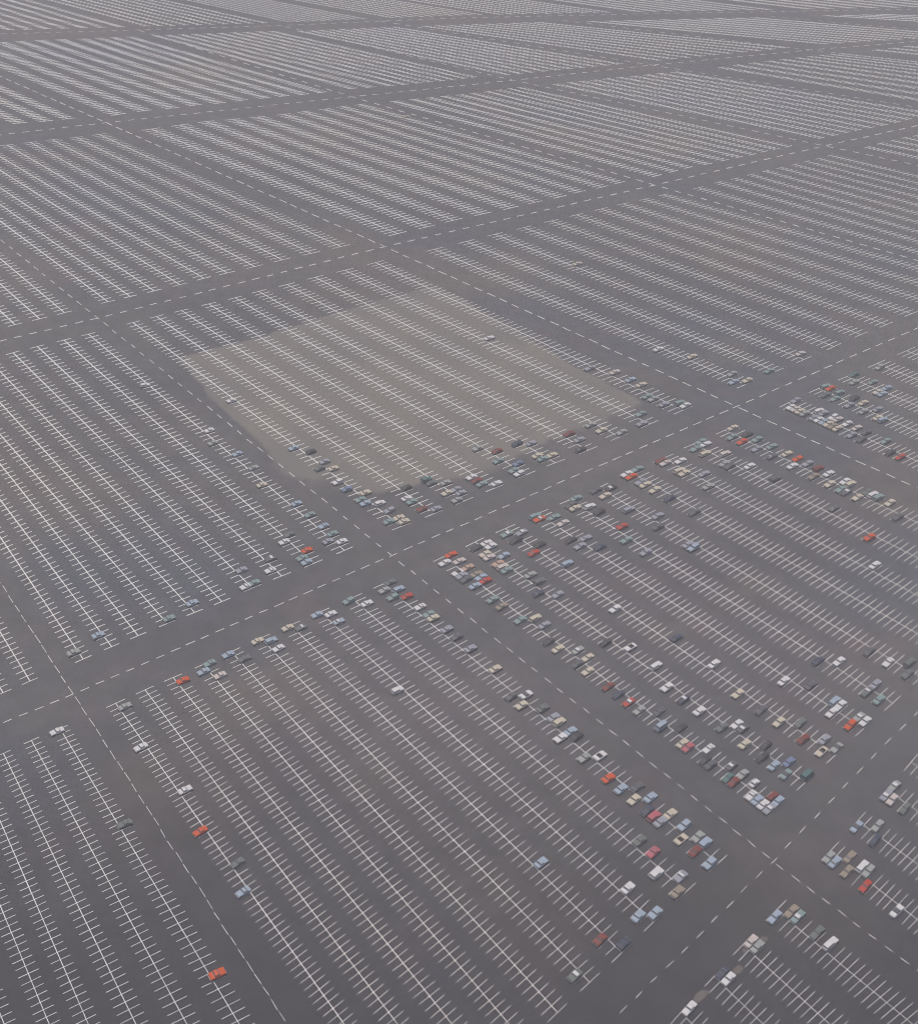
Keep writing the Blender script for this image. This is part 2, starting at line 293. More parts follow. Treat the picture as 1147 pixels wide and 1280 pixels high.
('K4',-251.96,1227.77,-75.50,1141.47,2.00,0.37,2.02,0.64,53,1.055,1.22,1.15,0.48),
('K4',-243.94,1229.27,-67.40,1144.03,2.01,0.38,2.03,0.64,53,1.056,1.21,1.15,0.48),
('K4',-235.87,1230.77,-59.27,1146.59,2.02,0.38,2.04,0.64,53,1.058,1.20,1.14,0.48),
('K4',-227.75,1232.29,-51.12,1149.17,2.04,0.38,2.04,0.64,53,1.060,1.20,1.14,0.48),
('K4',-219.57,1233.81,-42.93,1151.75,2.05,0.38,2.05,0.65,53,1.062,1.19,1.14,0.48),
('K4',-211.33,1235.35,-34.71,1154.34,2.07,0.39,2.06,0.65,53,1.063,1.19,1.13,0.48),
('K4',-203.04,1236.90,-26.46,1156.95,2.07,0.39,2.07,0.64,53,1.065,1.18,1.13,0.48),
('K4',-194.78,1238.44,-18.17,1159.49,1.99,0.37,2.08,0.57,53,1.067,1.18,1.13,0.48),
('K4',-187.14,1239.87,-9.85,1161.54,1.92,0.36,2.08,0.51,54,1.068,1.17,1.12,0.48),
('K4',-179.45,1241.30,-1.50,1163.60,1.92,0.36,2.09,0.51,54,1.069,1.17,1.12,0.48),
('K5',-163.63,1244.25,15.66,1167.82,2.39,0.45,2.59,0.64,54,1.071,1.16,1.11,0.48),
('K5',-154.07,1246.04,26.01,1170.37,2.40,0.45,2.59,0.64,55,1.072,1.15,1.11,0.48),
('K5',-144.46,1247.83,36.39,1172.93,2.41,0.45,2.60,0.64,55,1.074,1.15,1.11,0.48),
('K5',-134.79,1249.63,46.81,1175.50,2.42,0.45,2.61,0.64,55,1.075,1.14,1.10,0.48),
('K5',-125.07,1251.45,57.27,1178.08,2.44,0.45,2.62,0.65,56,1.076,1.14,1.10,0.48),
('K5',-115.29,1253.27,67.77,1180.66,2.45,0.46,2.63,0.65,56,1.077,1.13,1.10,0.48),
('K5',-105.46,1255.11,78.31,1183.26,2.46,0.46,2.64,0.65,56,1.079,1.13,1.10,0.48),
('K5',-95.58,1256.95,88.89,1185.87,2.48,0.46,2.65,0.65,57,1.080,1.13,1.09,0.48),
('K5',-85.64,1258.80,99.51,1188.48,2.49,0.46,2.66,0.66,57,1.081,1.12,1.09,0.48),
('K5',-75.64,1260.67,110.17,1191.11,2.50,0.47,2.66,0.66,57,1.083,1.12,1.09,0.48),
('K6',-48.71,1265.69,138.78,1198.16,3.30,0.62,3.60,0.82,58,1.086,1.11,1.08,0.48),
('K6',-35.52,1268.16,153.17,1201.45,3.31,0.62,3.61,0.82,58,1.087,1.11,1.08,0.48),
('K6',-22.25,1270.63,167.63,1204.76,3.33,0.62,3.62,0.83,59,1.089,1.10,1.08,0.48),
('K6',-8.89,1273.13,182.16,1208.08,3.35,0.63,3.64,0.83,59,1.090,1.10,1.08,0.48),
('K6',4.56,1275.64,196.75,1211.42,3.37,0.63,3.66,0.84,59,1.092,1.09,1.07,0.48),
('K6',18.10,1278.16,211.42,1214.77,3.43,0.64,3.68,0.86,60,1.093,1.09,1.07,0.48),
('K6',31.97,1280.75,226.17,1218.28,3.48,0.65,3.70,0.88,60,1.094,1.09,1.07,0.48),
('K6',45.94,1283.36,241.00,1221.80,3.50,0.65,3.72,0.88,60,1.096,1.09,1.07,0.48),
('K6',60.01,1285.98,255.90,1225.34,3.52,0.66,3.72,0.89,60,1.098,1.08,1.07,0.48),
('K7',95.63,1292.63,293.47,1234.27,4.90,0.91,5.15,1.22,61,1.101,1.08,1.07,0.48),
('K7',115.24,1296.29,314.06,1239.17,4.93,0.92,5.17,1.23,61,1.103,1.07,1.06,0.48),
('K7',135.04,1299.98,334.79,1244.10,4.98,0.93,5.20,1.24,62,1.105,1.07,1.06,0.48),
('K7',155.04,1303.71,355.66,1249.06,5.03,0.94,5.24,1.24,62,1.107,1.07,1.06,0.48),
('K7',175.24,1307.48,376.68,1254.06,5.08,0.95,5.27,1.25,62,1.110,1.07,1.06,0.48),
('K7',195.65,1311.29,397.84,1259.09,5.10,0.95,5.30,1.25,62,1.112,1.07,1.06,0.48),
('K7',216.02,1315.09,419.11,1264.04,5.12,0.95,5.34,1.24,62,1.113,1.06,1.06,0.48),
('K7',236.58,1318.93,440.53,1269.02,5.14,0.96,5.35,1.24,63,1.115,1.06,1.07,0.48),
]
DASHES = [
('avenue',[(47.6,203.2,49.5,205.3,0.15),(52.1,207.8,53.8,209.8,0.15),(56.4,212.7,58.2,214.5,0.16),(61.0,217.5,63.2,219.7,0.15),(65.7,222.4,67.6,224.4,0.18),(70.4,227.5,72.5,229.7,0.18),(75.1,232.8,77.0,235.0,0.20),(80.1,238.0,82.3,240.3,0.19),(84.9,243.6,86.9,245.9,0.17),(90.1,249.0,92.2,251.4,0.16),(95.4,254.5,97.5,256.7,0.20),(100.5,260.6,102.5,262.8,0.20),(105.9,266.6,108.1,269.2,0.17),(111.5,272.6,113.6,275.0,0.20),(117.0,279.0,119.4,281.5,0.20),(122.7,285.5,124.8,287.9,0.19),(128.6,292.0,131.0,294.7,0.20),(134.6,298.7,136.9,301.4,0.18),(140.7,305.6,143.3,308.4,0.20),(147.1,312.4,149.9,315.3,0.21),(153.6,319.4,156.0,322.0,0.21),(160.2,326.7,163.2,329.8,0.21),(166.9,334.1,167.8,335.2,0.20)]),
('avenue',[(-141.2,297.0,-139.2,298.7,0.30),(-137.3,300.2,-134.9,301.9,0.27),(-133.1,303.2,-130.8,305.0,0.28),(-129.1,306.5,-126.7,308.3,0.33),(-125.0,309.6,-122.8,311.5,0.32),(-120.9,312.9,-118.6,314.8,0.28),(-116.9,316.5,-114.5,318.3,0.33),(-112.7,319.9,-110.4,321.7,0.27),(-108.4,323.3,-106.2,325.0,0.33),(-104.2,326.8,-102.0,328.7,0.32),(-99.9,330.4,-97.5,332.3,0.28),(-95.7,334.1,-92.9,336.3,0.34),(-91.4,337.8,-88.6,340.1,0.34),(-86.9,341.4,-84.6,343.4,0.34),(-82.5,345.2,-79.8,347.4,0.29),(-78.1,349.0,-75.5,351.0,0.31),(-73.5,352.7,-71.1,354.8,0.34),(-69.0,356.7,-66.4,358.7,0.33),(-64.2,360.4,-61.2,363.0,0.33),(-59.6,364.4,-56.8,366.8,0.35),(-54.8,368.3,-51.7,370.9,0.31),(-50.1,372.4,-47.3,374.7,0.37),(-45.2,376.4,-42.6,378.5,0.31),(-40.4,380.5,-37.5,383.2,0.33),(-35.5,384.7,-32.4,387.3,0.34),(-30.5,388.9,-27.6,391.3,0.38),(-25.3,393.0,-22.7,395.3,0.38),(-20.3,397.4,-17.1,400.2,0.33),(-15.1,401.7,-12.5,403.9,0.32),(-10.0,406.2,-6.9,408.8,0.38),(-4.6,410.4,-1.8,412.8,0.40),(0.8,414.8,4.1,417.4,0.35),(6.3,419.2,9.2,421.8,0.35),(11.6,424.0,14.9,426.8,0.33),(17.2,428.5,20.1,430.8,0.36),(22.8,433.1,26.5,436.2,0.35),(28.3,438.0,31.7,440.8,0.34),(34.2,442.6,37.2,445.4,0.34),(39.7,447.7,42.9,450.3,0.39),(45.6,452.5,49.5,455.7,0.36),(51.6,457.4,55.0,460.2,0.35),(57.7,462.3,61.6,465.4,0.42),(63.8,467.3,67.8,470.7,0.43),(69.9,472.4,73.2,475.1,0.41),(76.1,477.6,80.0,480.9,0.44),(82.3,482.9,85.9,485.8,0.42),(88.7,488.2,92.3,491.2,0.42),(95.2,493.5,99.1,496.8,0.43),(101.7,499.0,105.9,502.4,0.41),(108.2,504.5,112.1,507.8,0.39),(115.0,510.0,119.4,513.6,0.43),(121.7,515.7,125.5,518.7,0.44),(128.7,521.3,132.7,524.7,0.45),(135.6,527.0,139.6,530.3,0.38),(142.5,533.1,146.4,536.3,0.38),(149.7,539.0,153.4,542.0,0.46),(156.8,545.0,161.1,548.6,0.47),(164.3,550.9,169.0,554.8,0.48),(171.5,557.3,176.2,561.0,0.49),(179.0,563.6,183.1,567.1,0.40),(186.6,570.0,190.8,573.4,0.43),(194.4,576.3,199.2,580.4,0.47),(202.2,582.7,206.4,586.4,0.45),(210.1,589.3,214.3,592.7,0.48),(218.1,596.0,223.4,600.2,0.50),(226.3,602.8,230.9,606.8,0.47),(234.5,609.5,238.9,613.3,0.50),(242.7,616.6,248.0,621.0,0.43),(251.3,623.4,256.4,627.7,0.46)]),
('avenue',[(-238.8,534.1,-236.2,535.9,0.69),(-232.9,538.1,-229.8,540.5,0.56),(-227.0,542.3,-224.3,544.1,0.63),(-220.9,546.3,-217.8,548.6,0.65),(-215.0,550.8,-212.0,552.7,0.60),(-209.0,555.0,-206.1,557.0,0.65),(-202.8,559.1,-200.1,561.2,0.63),(-196.8,563.7,-193.8,565.6,0.62),(-190.6,568.0,-187.4,570.3,0.71),(-184.4,572.4,-181.2,574.6,0.65),(-178.1,576.9,-175.1,579.1,0.68),(-171.8,581.5,-169.0,583.7,0.63),(-165.6,586.2,-162.0,588.8,0.60),(-159.3,591.2,-156.4,593.5,0.66),(-152.8,595.8,-150.0,597.9,0.73),(-146.3,600.6,-143.5,602.7,0.63),(-139.8,605.4,-136.3,608.0,0.69),(-133.3,610.4,-130.1,612.8,0.66),(-126.8,615.5,-123.6,617.9,0.66),(-120.0,620.3,-116.6,622.9,0.68),(-113.4,625.5,-109.8,628.2,0.62),(-106.4,630.3,-103.5,632.6,0.72),(-99.7,635.6,-96.8,637.8,0.70),(-93.0,641.0,-89.2,643.7,0.76),(-85.9,646.0,-82.7,648.3,0.77),(-78.9,651.3,-75.5,653.7,0.79),(-71.9,656.7,-68.7,659.4,0.76),(-64.8,662.1,-61.4,664.7,0.71),(-57.6,667.3,-53.5,670.3,0.75),(-50.3,672.7,-46.8,675.4,0.79),(-43.0,678.1,-39.2,680.7,0.82),(-35.5,683.2,-31.6,686.0,0.77),(-28.1,688.4,-24.7,690.7,0.76),(-20.6,693.7,-17.4,696.1,0.81),(-12.9,698.9,-9.5,701.3,0.86),(-5.3,704.3,-1.7,706.8,0.70),(2.5,709.5,6.7,712.7,0.73),(10.3,714.9,13.8,717.3,0.72),(18.0,720.5,22.2,723.3,0.85),(25.8,726.1,30.1,728.9,0.80),(34.0,731.4,37.7,734.1,0.79),(41.9,737.1,45.5,739.6,0.77),(50.1,742.6,54.6,745.7,0.77),(58.3,748.2,62.1,751.1,0.88),(66.4,754.1,70.8,757.2,0.76),(74.7,759.8,78.2,762.4,0.76),(83.1,765.6,87.4,768.6,0.91),(91.6,771.4,95.3,774.0,0.87),(100.0,777.4,104.1,780.4,0.77),(108.6,783.3,112.8,786.3,0.89),(117.2,789.3,121.3,792.2,0.85),(126.0,795.4,130.4,798.5,0.80),(134.8,801.5,139.0,804.6,0.86),(143.4,808.0,147.5,810.8,0.76),(152.5,814.1,156.9,817.2,0.84),(161.4,820.5,166.4,824.0,0.91),(170.5,826.9,175.2,830.1,0.86),(179.6,833.4,183.8,836.4,0.80),(189.0,839.7,193.8,843.0,0.96),(198.3,846.3,203.0,849.6,0.90),(207.7,852.8,212.2,855.9,0.90),(217.2,859.4,222.5,863.0,0.91),(226.8,866.1,231.1,869.3,0.81),(236.4,872.9,241.1,876.2,0.92),(246.0,879.5,250.8,882.6,0.83),(255.9,885.9,261.0,889.4,0.93),(265.8,892.5,270.8,895.9,0.87),(275.6,899.3,280.8,902.6,0.93),(285.5,906.2,290.9,909.9,0.92),(295.8,912.8,300.6,915.9,0.90),(305.9,919.7,311.0,923.3,0.87),(316.2,926.5,321.4,930.0,0.96),(326.5,933.3,331.3,936.5,0.82),(336.7,940.4,341.6,943.6,0.90),(347.3,947.2,352.6,950.7,0.84),(357.9,954.2,362.4,957.2,0.83)]),
('avenue',[(-330.3,806.8,-326.3,809.0,0.86),(-323.2,811.0,-320.0,812.9,0.79),(-316.0,815.2,-312.1,817.4,0.95),(-308.6,819.2,-305.2,821.1,0.95),(-301.3,823.4,-297.8,825.4,0.92),(-293.8,827.3,-289.8,829.4,0.86),(-286.3,831.3,-282.2,833.5,0.83),(-278.7,835.2,-275.5,837.0,0.86),(-271.2,839.3,-267.7,841.2,0.82),(-263.6,843.4,-259.9,845.4,0.97),(-255.8,847.1,-251.9,849.2,0.84),(-248.1,851.3,-244.7,853.0,0.85),(-240.3,855.2,-237.0,856.9,0.87),(-232.6,859.3,-229.0,860.9,0.78),(-224.7,863.1,-221.2,864.8,0.77),(-216.8,867.1,-212.4,869.2,0.78),(-208.7,870.8,-204.9,872.8,0.78),(-200.8,874.9,-196.8,876.9,0.95),(-192.6,878.6,-188.2,880.8,0.94),(-184.7,882.9,-180.7,884.8,0.97),(-176.5,886.8,-172.7,888.8,0.78),(-168.2,890.6,-164.4,892.4,0.91),(-160.1,894.8,-156.5,896.5,0.87),(-151.8,898.9,-147.9,900.9,0.96),(-143.5,902.8,-139.4,905.1,0.78),(-135.2,907.0,-131.4,908.8,0.89),(-126.8,911.1,-122.7,913.1,0.79),(-118.5,915.5,-114.8,917.1,0.84),(-110.0,919.5,-105.8,921.4,0.95),(-101.5,923.7,-96.7,925.9,0.81),(-92.9,927.8,-88.5,929.9,0.87),(-84.3,932.1,-80.1,934.1,0.96),(-75.6,936.1,-71.4,938.1,0.93),(-66.9,940.2,-62.4,942.4,0.80),(-58.2,944.4,-54.4,946.3,0.77),(-49.4,948.7,-44.9,950.9,0.90),(-40.6,952.9,-35.8,955.3,0.89),(-31.7,957.2,-27.2,959.5,0.89),(-22.9,961.6,-18.2,963.8,0.92),(-13.9,965.9,-9.8,967.9,0.97),(-4.8,970.0,-0.2,972.2,0.78),(4.2,974.3,8.2,976.2,0.97),(13.2,978.8,17.8,981.1,0.86),(22.4,983.1,26.8,985.2,0.79),(31.6,987.5,36.8,990.1,0.88),(40.8,992.4,44.8,994.5,0.84),(50.1,997.0,54.1,999.2,0.79),(59.4,1001.7,64.3,1004.3,0.91),(68.7,1006.6,73.0,1008.9,0.97),(78.2,1011.2,82.6,1013.3,0.89),(87.6,1016.2,92.1,1018.3,0.89),(97.3,1020.7,102.0,1023.1,0.85),(106.8,1025.7,111.2,1028.0,0.84),(116.4,1030.6,121.4,1033.1,0.93),(126.1,1035.5,130.7,1037.7,0.95),(135.9,1040.2,140.1,1042.2,0.95),(145.6,1044.9,150.0,1047.0,0.90),(155.4,1049.5,160.5,1051.7,0.85),(165.3,1054.0,169.7,1056.0,0.80),(175.3,1058.4,180.7,1061.1,0.84),(185.2,1063.1,189.8,1065.2,0.95),(195.1,1068.0,200.2,1070.5,0.95),(205.2,1072.5,210.3,1074.9,0.80),(215.4,1077.1,220.0,1079.2,0.77),(225.5,1081.9,230.3,1084.1,0.90),(235.7,1086.5,240.5,1088.8,0.93),(246.0,1091.1,251.2,1093.6,0.79),(256.3,1096.0,261.9,1098.6,0.95),(266.7,1100.8,271.9,1103.2,0.92),(277.0,1105.2,282.4,1107.4,0.84),(287.4,1109.4,293.0,1111.9,0.80),(297.8,1113.6,302.5,1115.5,0.86),(308.2,1118.0,313.6,1120.1,0.88),(318.6,1122.3,323.7,1124.3,0.95),(329.2,1126.5,334.1,1128.4,0.84),(339.6,1131.1,345.4,1133.4,0.80),(350.4,1135.2,355.5,1137.3,0.91),(361.0,1139.5,366.3,1141.8,0.79),(371.8,1143.9,376.5,1145.7,0.92),(382.5,1148.3,387.5,1150.2,0.96),(393.3,1152.7,398.2,1154.8,0.88),(404.1,1157.0,409.2,1159.0,0.95),(415.0,1161.5,420.7,1163.8,0.84),(425.9,1166.1,431.4,1168.3,0.95)]),
('avenue',[(-406.2,1031.2,-402.3,1032.9,0.86),(-398.6,1034.2,-394.7,1035.5,0.89),(-390.7,1036.9,-387.2,1038.5,0.97),(-383.0,1039.7,-378.6,1041.3,0.84),(-375.1,1042.6,-370.8,1043.8,0.79),(-367.1,1044.9,-363.5,1045.9,0.80),(-359.1,1047.4,-355.0,1048.4,0.92),(-350.9,1049.2,-346.7,1050.5,0.84),(-342.9,1051.7,-339.0,1052.9,0.78),(-334.7,1053.7,-331.0,1054.8,0.81),(-326.6,1056.2,-322.8,1057.1,0.89),(-318.4,1058.5,-314.6,1059.7,0.80),(-310.2,1060.9,-306.3,1062.1,0.89),(-301.9,1062.8,-298.0,1064.0,0.80),(-293.7,1065.3,-289.5,1066.3,0.90),(-285.5,1067.7,-281.6,1068.9,0.88),(-277.1,1069.9,-273.2,1070.9,0.84),(-268.8,1072.1,-264.6,1073.3,0.82),(-260.5,1074.7,-256.7,1075.8,0.87),(-252.1,1077.0,-248.1,1078.2,0.96),(-243.8,1079.6,-240.2,1080.5,0.93),(-235.4,1081.9,-230.7,1083.3,0.85),(-226.9,1084.0,-222.2,1085.4,0.86),(-218.5,1086.6,-214.1,1087.9,0.97),(-210.0,1089.0,-205.3,1090.3,0.93),(-201.4,1091.1,-197.0,1092.5,0.96),(-193.0,1093.9,-188.8,1095.2,0.96),(-184.5,1096.3,-180.6,1097.4,0.85),(-175.9,1098.9,-171.7,1100.0,0.85),(-167.2,1101.0,-163.0,1102.3,0.83),(-158.7,1104.0,-154.6,1105.5,0.93),(-150.2,1107.0,-146.0,1108.2,0.78),(-141.5,1109.7,-137.0,1111.0,0.90),(-132.8,1112.6,-128.1,1114.3,0.85),(-124.1,1115.6,-120.3,1117.0,0.87),(-115.5,1118.8,-111.0,1120.3,0.88),(-106.7,1121.6,-102.3,1123.1,0.82),(-97.9,1124.4,-93.3,1126.0,0.90),(-89.1,1127.5,-84.9,1129.0,0.80),(-80.3,1130.4,-76.1,1131.8,0.97),(-71.4,1133.4,-67.1,1134.7,0.83),(-62.5,1136.1,-58.1,1137.6,0.85),(-53.6,1139.2,-49.6,1140.4,0.96),(-44.6,1142.1,-40.0,1143.7,0.84),(-35.5,1144.8,-30.6,1146.3,0.92),(-26.5,1147.7,-22.2,1149.0,0.96),(-17.4,1150.6,-13.5,1151.5,0.80),(-8.4,1153.0,-4.3,1154.0,0.92),(0.8,1155.1,5.3,1156.3,0.77),(10.0,1157.6,15.0,1158.9,0.81),(19.2,1159.7,24.1,1161.0,0.94),(28.4,1162.2,32.5,1163.3,0.93),(37.6,1164.5,42.0,1165.5,0.97),(46.8,1167.2,51.0,1168.0,0.97),(56.1,1169.4,60.4,1170.5,0.88),(65.4,1171.8,70.4,1173.1,0.96),(74.8,1174.2,78.9,1175.0,0.97),(84.2,1176.2,89.1,1177.5,0.88),(93.5,1178.8,97.8,1179.8,0.90),(102.9,1181.1,108.2,1182.5,0.86),(112.4,1183.5,117.2,1184.8,0.93),(121.8,1185.9,126.8,1187.1,0.87),(131.2,1188.6,135.6,1189.6,0.94),(140.7,1191.0,145.3,1192.0,0.90),(150.3,1193.0,155.3,1194.1,0.93),(159.8,1195.3,164.9,1196.6,0.77),(169.4,1197.5,173.8,1198.7,0.91),(178.9,1199.9,183.8,1200.9,0.90),(188.6,1202.0,193.2,1203.0,0.93),(198.2,1204.3,203.1,1205.6,0.82),(207.9,1206.5,212.9,1207.8,0.96),(217.5,1209.0,222.6,1210.3,0.79),(227.2,1211.2,232.1,1212.3,0.86),(236.9,1213.6,241.3,1214.6,0.79),(246.7,1215.8,250.8,1216.9,0.79),(256.4,1218.0,261.2,1219.2,0.88),(266.2,1220.5,270.4,1221.4,0.85),(276.0,1222.7,281.5,1224.0,0.82),(285.9,1225.1,291.2,1226.3,0.81),(295.7,1227.3,300.6,1228.6,0.89),(305.6,1229.6,311.1,1231.0,0.80),(315.5,1232.0,320.6,1233.2,0.85),(325.4,1234.5,330.3,1235.7,0.84),(335.4,1236.7,340.3,1237.8,0.85),(345.4,1239.2,350.4,1240.2,0.84),(355.4,1241.6,360.5,1242.9,0.87),(365.4,1244.0,369.7,1245.0,0.94),(375.5,1246.1,380.9,1247.3,0.80),(385.5,1248.6,390.0,1249.7,0.95),(395.6,1251.1,396.7,1251.4,0.91)]),
('lane',[(-227.3,451.8,-223.8,447.0,0.28),(-222.5,445.6,-218.8,440.6,0.26),(-218.0,439.4,-215.1,435.5,0.27),(-213.6,433.2,-210.0,428.6,0.26),(-208.9,427.3,-205.9,423.3,0.27),(-204.5,421.3,-201.4,416.9,0.25),(-200.2,415.4,-196.9,411.0,0.22),(-196.0,409.5,-193.2,405.8,0.24),(-191.4,403.9,-188.6,399.8,0.22),(-187.4,398.1,-184.4,394.0,0.23),(-183.1,392.5,-180.3,388.8,0.26),(-179.0,386.9,-175.6,382.5,0.25),(-174.9,381.4,-171.7,377.1,0.22),(-170.9,375.9,-168.2,372.2,0.25),(-166.9,370.5,-163.9,366.5,0.25),(-162.7,365.3,-160.0,361.6,0.20),(-159.0,359.9,-156.0,355.8,0.21),(-155.1,354.7,-152.4,351.2,0.21),(-151.3,349.5,-148.6,345.9,0.20),(-147.4,344.4,-144.3,340.3,0.21),(-143.6,339.4,-140.5,335.4,0.23),(-139.9,334.4,-137.1,330.7,0.19),(-136.3,329.4,-133.7,325.9,0.22),(-132.7,324.5,-130.0,321.1,0.20),(-129.2,319.6,-126.8,316.5,0.23),(-125.6,314.9,-122.9,311.4,0.20),(-122.0,310.2,-119.3,306.7,0.18),(-118.6,305.4,-116.1,302.1,0.18),(-115.1,300.8,-112.2,297.1,0.18),(-111.6,296.2,-109.3,293.1,0.18),(-108.4,291.6,-106.0,288.3,0.21),(-105.0,287.1,-102.4,283.4,0.18),(-101.6,282.7,-99.1,279.2,0.18),(-98.4,278.3,-95.8,274.9,0.19),(-95.2,273.9,-93.0,270.7,0.18),(-92.1,269.5,-89.7,266.2,0.18),(-88.9,265.3,-86.4,261.9,0.19),(-85.7,261.0,-83.6,258.2,0.18),(-82.8,256.7,-80.8,253.8,0.19),(-79.9,252.5,-77.7,249.6,0.19),(-76.6,248.6,-74.2,245.3,0.17),(-73.7,244.4,-71.5,241.4,0.18),(-70.6,240.5,-68.6,237.8,0.18),(-67.6,236.6,-65.4,233.5,0.17),(-64.8,232.6,-62.7,229.6,0.16),(-62.1,228.5,-60.1,226.0,0.18),(-59.3,224.6,-57.0,221.5,0.19),(-56.3,220.9,-54.4,218.3,0.15),(-53.6,217.1,-51.5,214.3,0.15),(-50.7,213.4,-48.5,210.3,0.16),(-48.1,209.7,-45.9,206.9,0.18),(-45.3,206.0,-43.4,203.6,0.16),(-42.6,202.4,-40.6,199.4,0.18),(-40.0,198.8,-38.2,196.4,0.15),(-37.2,195.3,-35.6,193.0,0.15),(-34.6,191.8,-33.0,189.5,0.17),(-32.2,188.2,-30.4,185.6,0.14),(-29.8,184.6,-28.0,182.1,0.16)]),
('lane',[(-298.5,709.9,-294.9,705.9,0.46),(-291.4,701.3,-288.1,697.4,0.48),(-284.2,693.0,-280.8,689.1,0.43),(-276.8,684.9,-273.8,681.3,0.48),(-269.7,676.7,-266.8,673.3,0.46),(-262.8,668.5,-259.2,664.4,0.43),(-255.8,660.6,-252.3,656.5,0.42),(-248.7,652.8,-245.9,649.4,0.43),(-242.1,644.7,-238.6,640.9,0.48),(-235.2,637.0,-231.7,633.1,0.48),(-228.6,629.2,-224.9,625.2,0.42),(-222.0,621.5,-219.2,618.3,0.40),(-215.5,614.0,-212.3,610.4,0.40),(-209.0,606.4,-205.5,602.5,0.44),(-202.6,599.0,-199.1,595.1,0.42),(-196.1,591.8,-192.7,587.9,0.44),(-189.8,584.5,-186.8,580.9,0.39),(-183.5,577.3,-180.3,573.7,0.35),(-177.2,570.3,-173.9,566.5,0.41),(-171.3,563.0,-168.6,559.7,0.40),(-165.2,556.0,-162.1,552.5,0.35),(-158.9,549.3,-156.4,546.4,0.42),(-153.2,542.2,-150.7,539.2,0.35),(-147.2,535.5,-144.4,532.2,0.35),(-141.4,528.7,-138.7,525.9,0.33),(-135.7,522.0,-132.7,518.6,0.40),(-130.0,515.3,-127.5,512.6,0.34),(-124.3,508.8,-121.4,505.7,0.38),(-118.7,502.3,-116.4,499.7,0.35),(-113.0,496.0,-110.1,492.7,0.36),(-107.6,489.6,-105.0,486.7,0.34),(-102.0,483.4,-99.3,480.1,0.38),(-96.7,477.1,-94.3,474.3,0.35),(-91.6,470.6,-88.7,467.4,0.37),(-86.1,464.7,-83.2,461.6,0.31),(-80.8,458.7,-78.2,455.8,0.33),(-75.5,452.8,-73.2,450.1,0.35),(-70.3,446.8,-67.7,443.7,0.34),(-65.3,440.9,-62.8,437.9,0.31),(-60.3,435.1,-57.5,432.1,0.29),(-55.1,429.4,-52.5,426.4,0.36),(-50.2,423.7,-48.1,421.3,0.36),(-45.4,417.9,-43.4,415.6,0.32),(-40.5,412.3,-38.2,409.7,0.33),(-35.9,406.6,-33.7,404.4,0.34),(-31.1,401.1,-29.1,398.8,0.33),(-26.3,395.7,-24.3,393.4,0.33),(-21.8,390.2,-19.4,387.5,0.31),(-16.8,385.1,-15.0,382.8,0.33),(-12.3,379.8,-10.3,377.3,0.32),(-7.9,374.4,-5.9,372.2,0.27),(-3.3,369.3,-1.4,367.0,0.29),(1.1,364.1,3.3,361.6,0.32),(5.7,359.2,8.0,356.5,0.31),(9.9,354.0,11.9,351.6,0.26),(14.3,349.0,16.5,346.4,0.27),(18.7,344.1,20.8,341.9,0.27),(22.9,339.2,24.9,336.9,0.28),(27.1,334.4,29.0,332.5,0.24),(31.4,329.6,33.5,327.3,0.25),(35.4,324.7,37.3,322.7,0.28),(39.6,320.1,41.4,318.0,0.24),(43.9,315.7,45.6,313.6,0.26),(47.8,310.9,49.8,308.8,0.25),(51.7,306.2,54.0,303.9,0.27),(55.8,301.8,57.7,299.6,0.29),(59.7,297.2,61.7,294.8,0.24),(63.5,292.7,65.5,290.4,0.24),(67.5,288.4,69.4,286.3,0.26),(71.3,284.0,73.1,282.1,0.22),(75.0,279.6,76.7,277.6,0.23),(78.8,275.4,80.4,273.4,0.25),(82.5,271.1,84.4,269.2,0.26),(86.0,266.7,88.0,264.6,0.23),(89.9,262.8,91.6,260.4,0.25),(93.4,258.5,95.2,256.6,0.26),(96.8,254.3,98.4,252.5,0.22),(100.6,250.5,102.5,248.4,0.23),(104.3,246.6,106.0,244.6,0.25),(107.9,242.8,109.6,241.0,0.24),(111.6,239.0,113.4,236.9,0.23),(114.9,235.1,116.4,233.5,0.25),(118.4,231.3,120.1,229.7,0.22),(122.0,227.6,123.7,225.9,0.21),(125.4,224.0,127.3,222.1,0.23),(128.9,220.4,130.5,218.8,0.24),(132.2,216.6,134.1,214.9,0.21),(135.9,213.4,137.5,211.6,0.22)]),
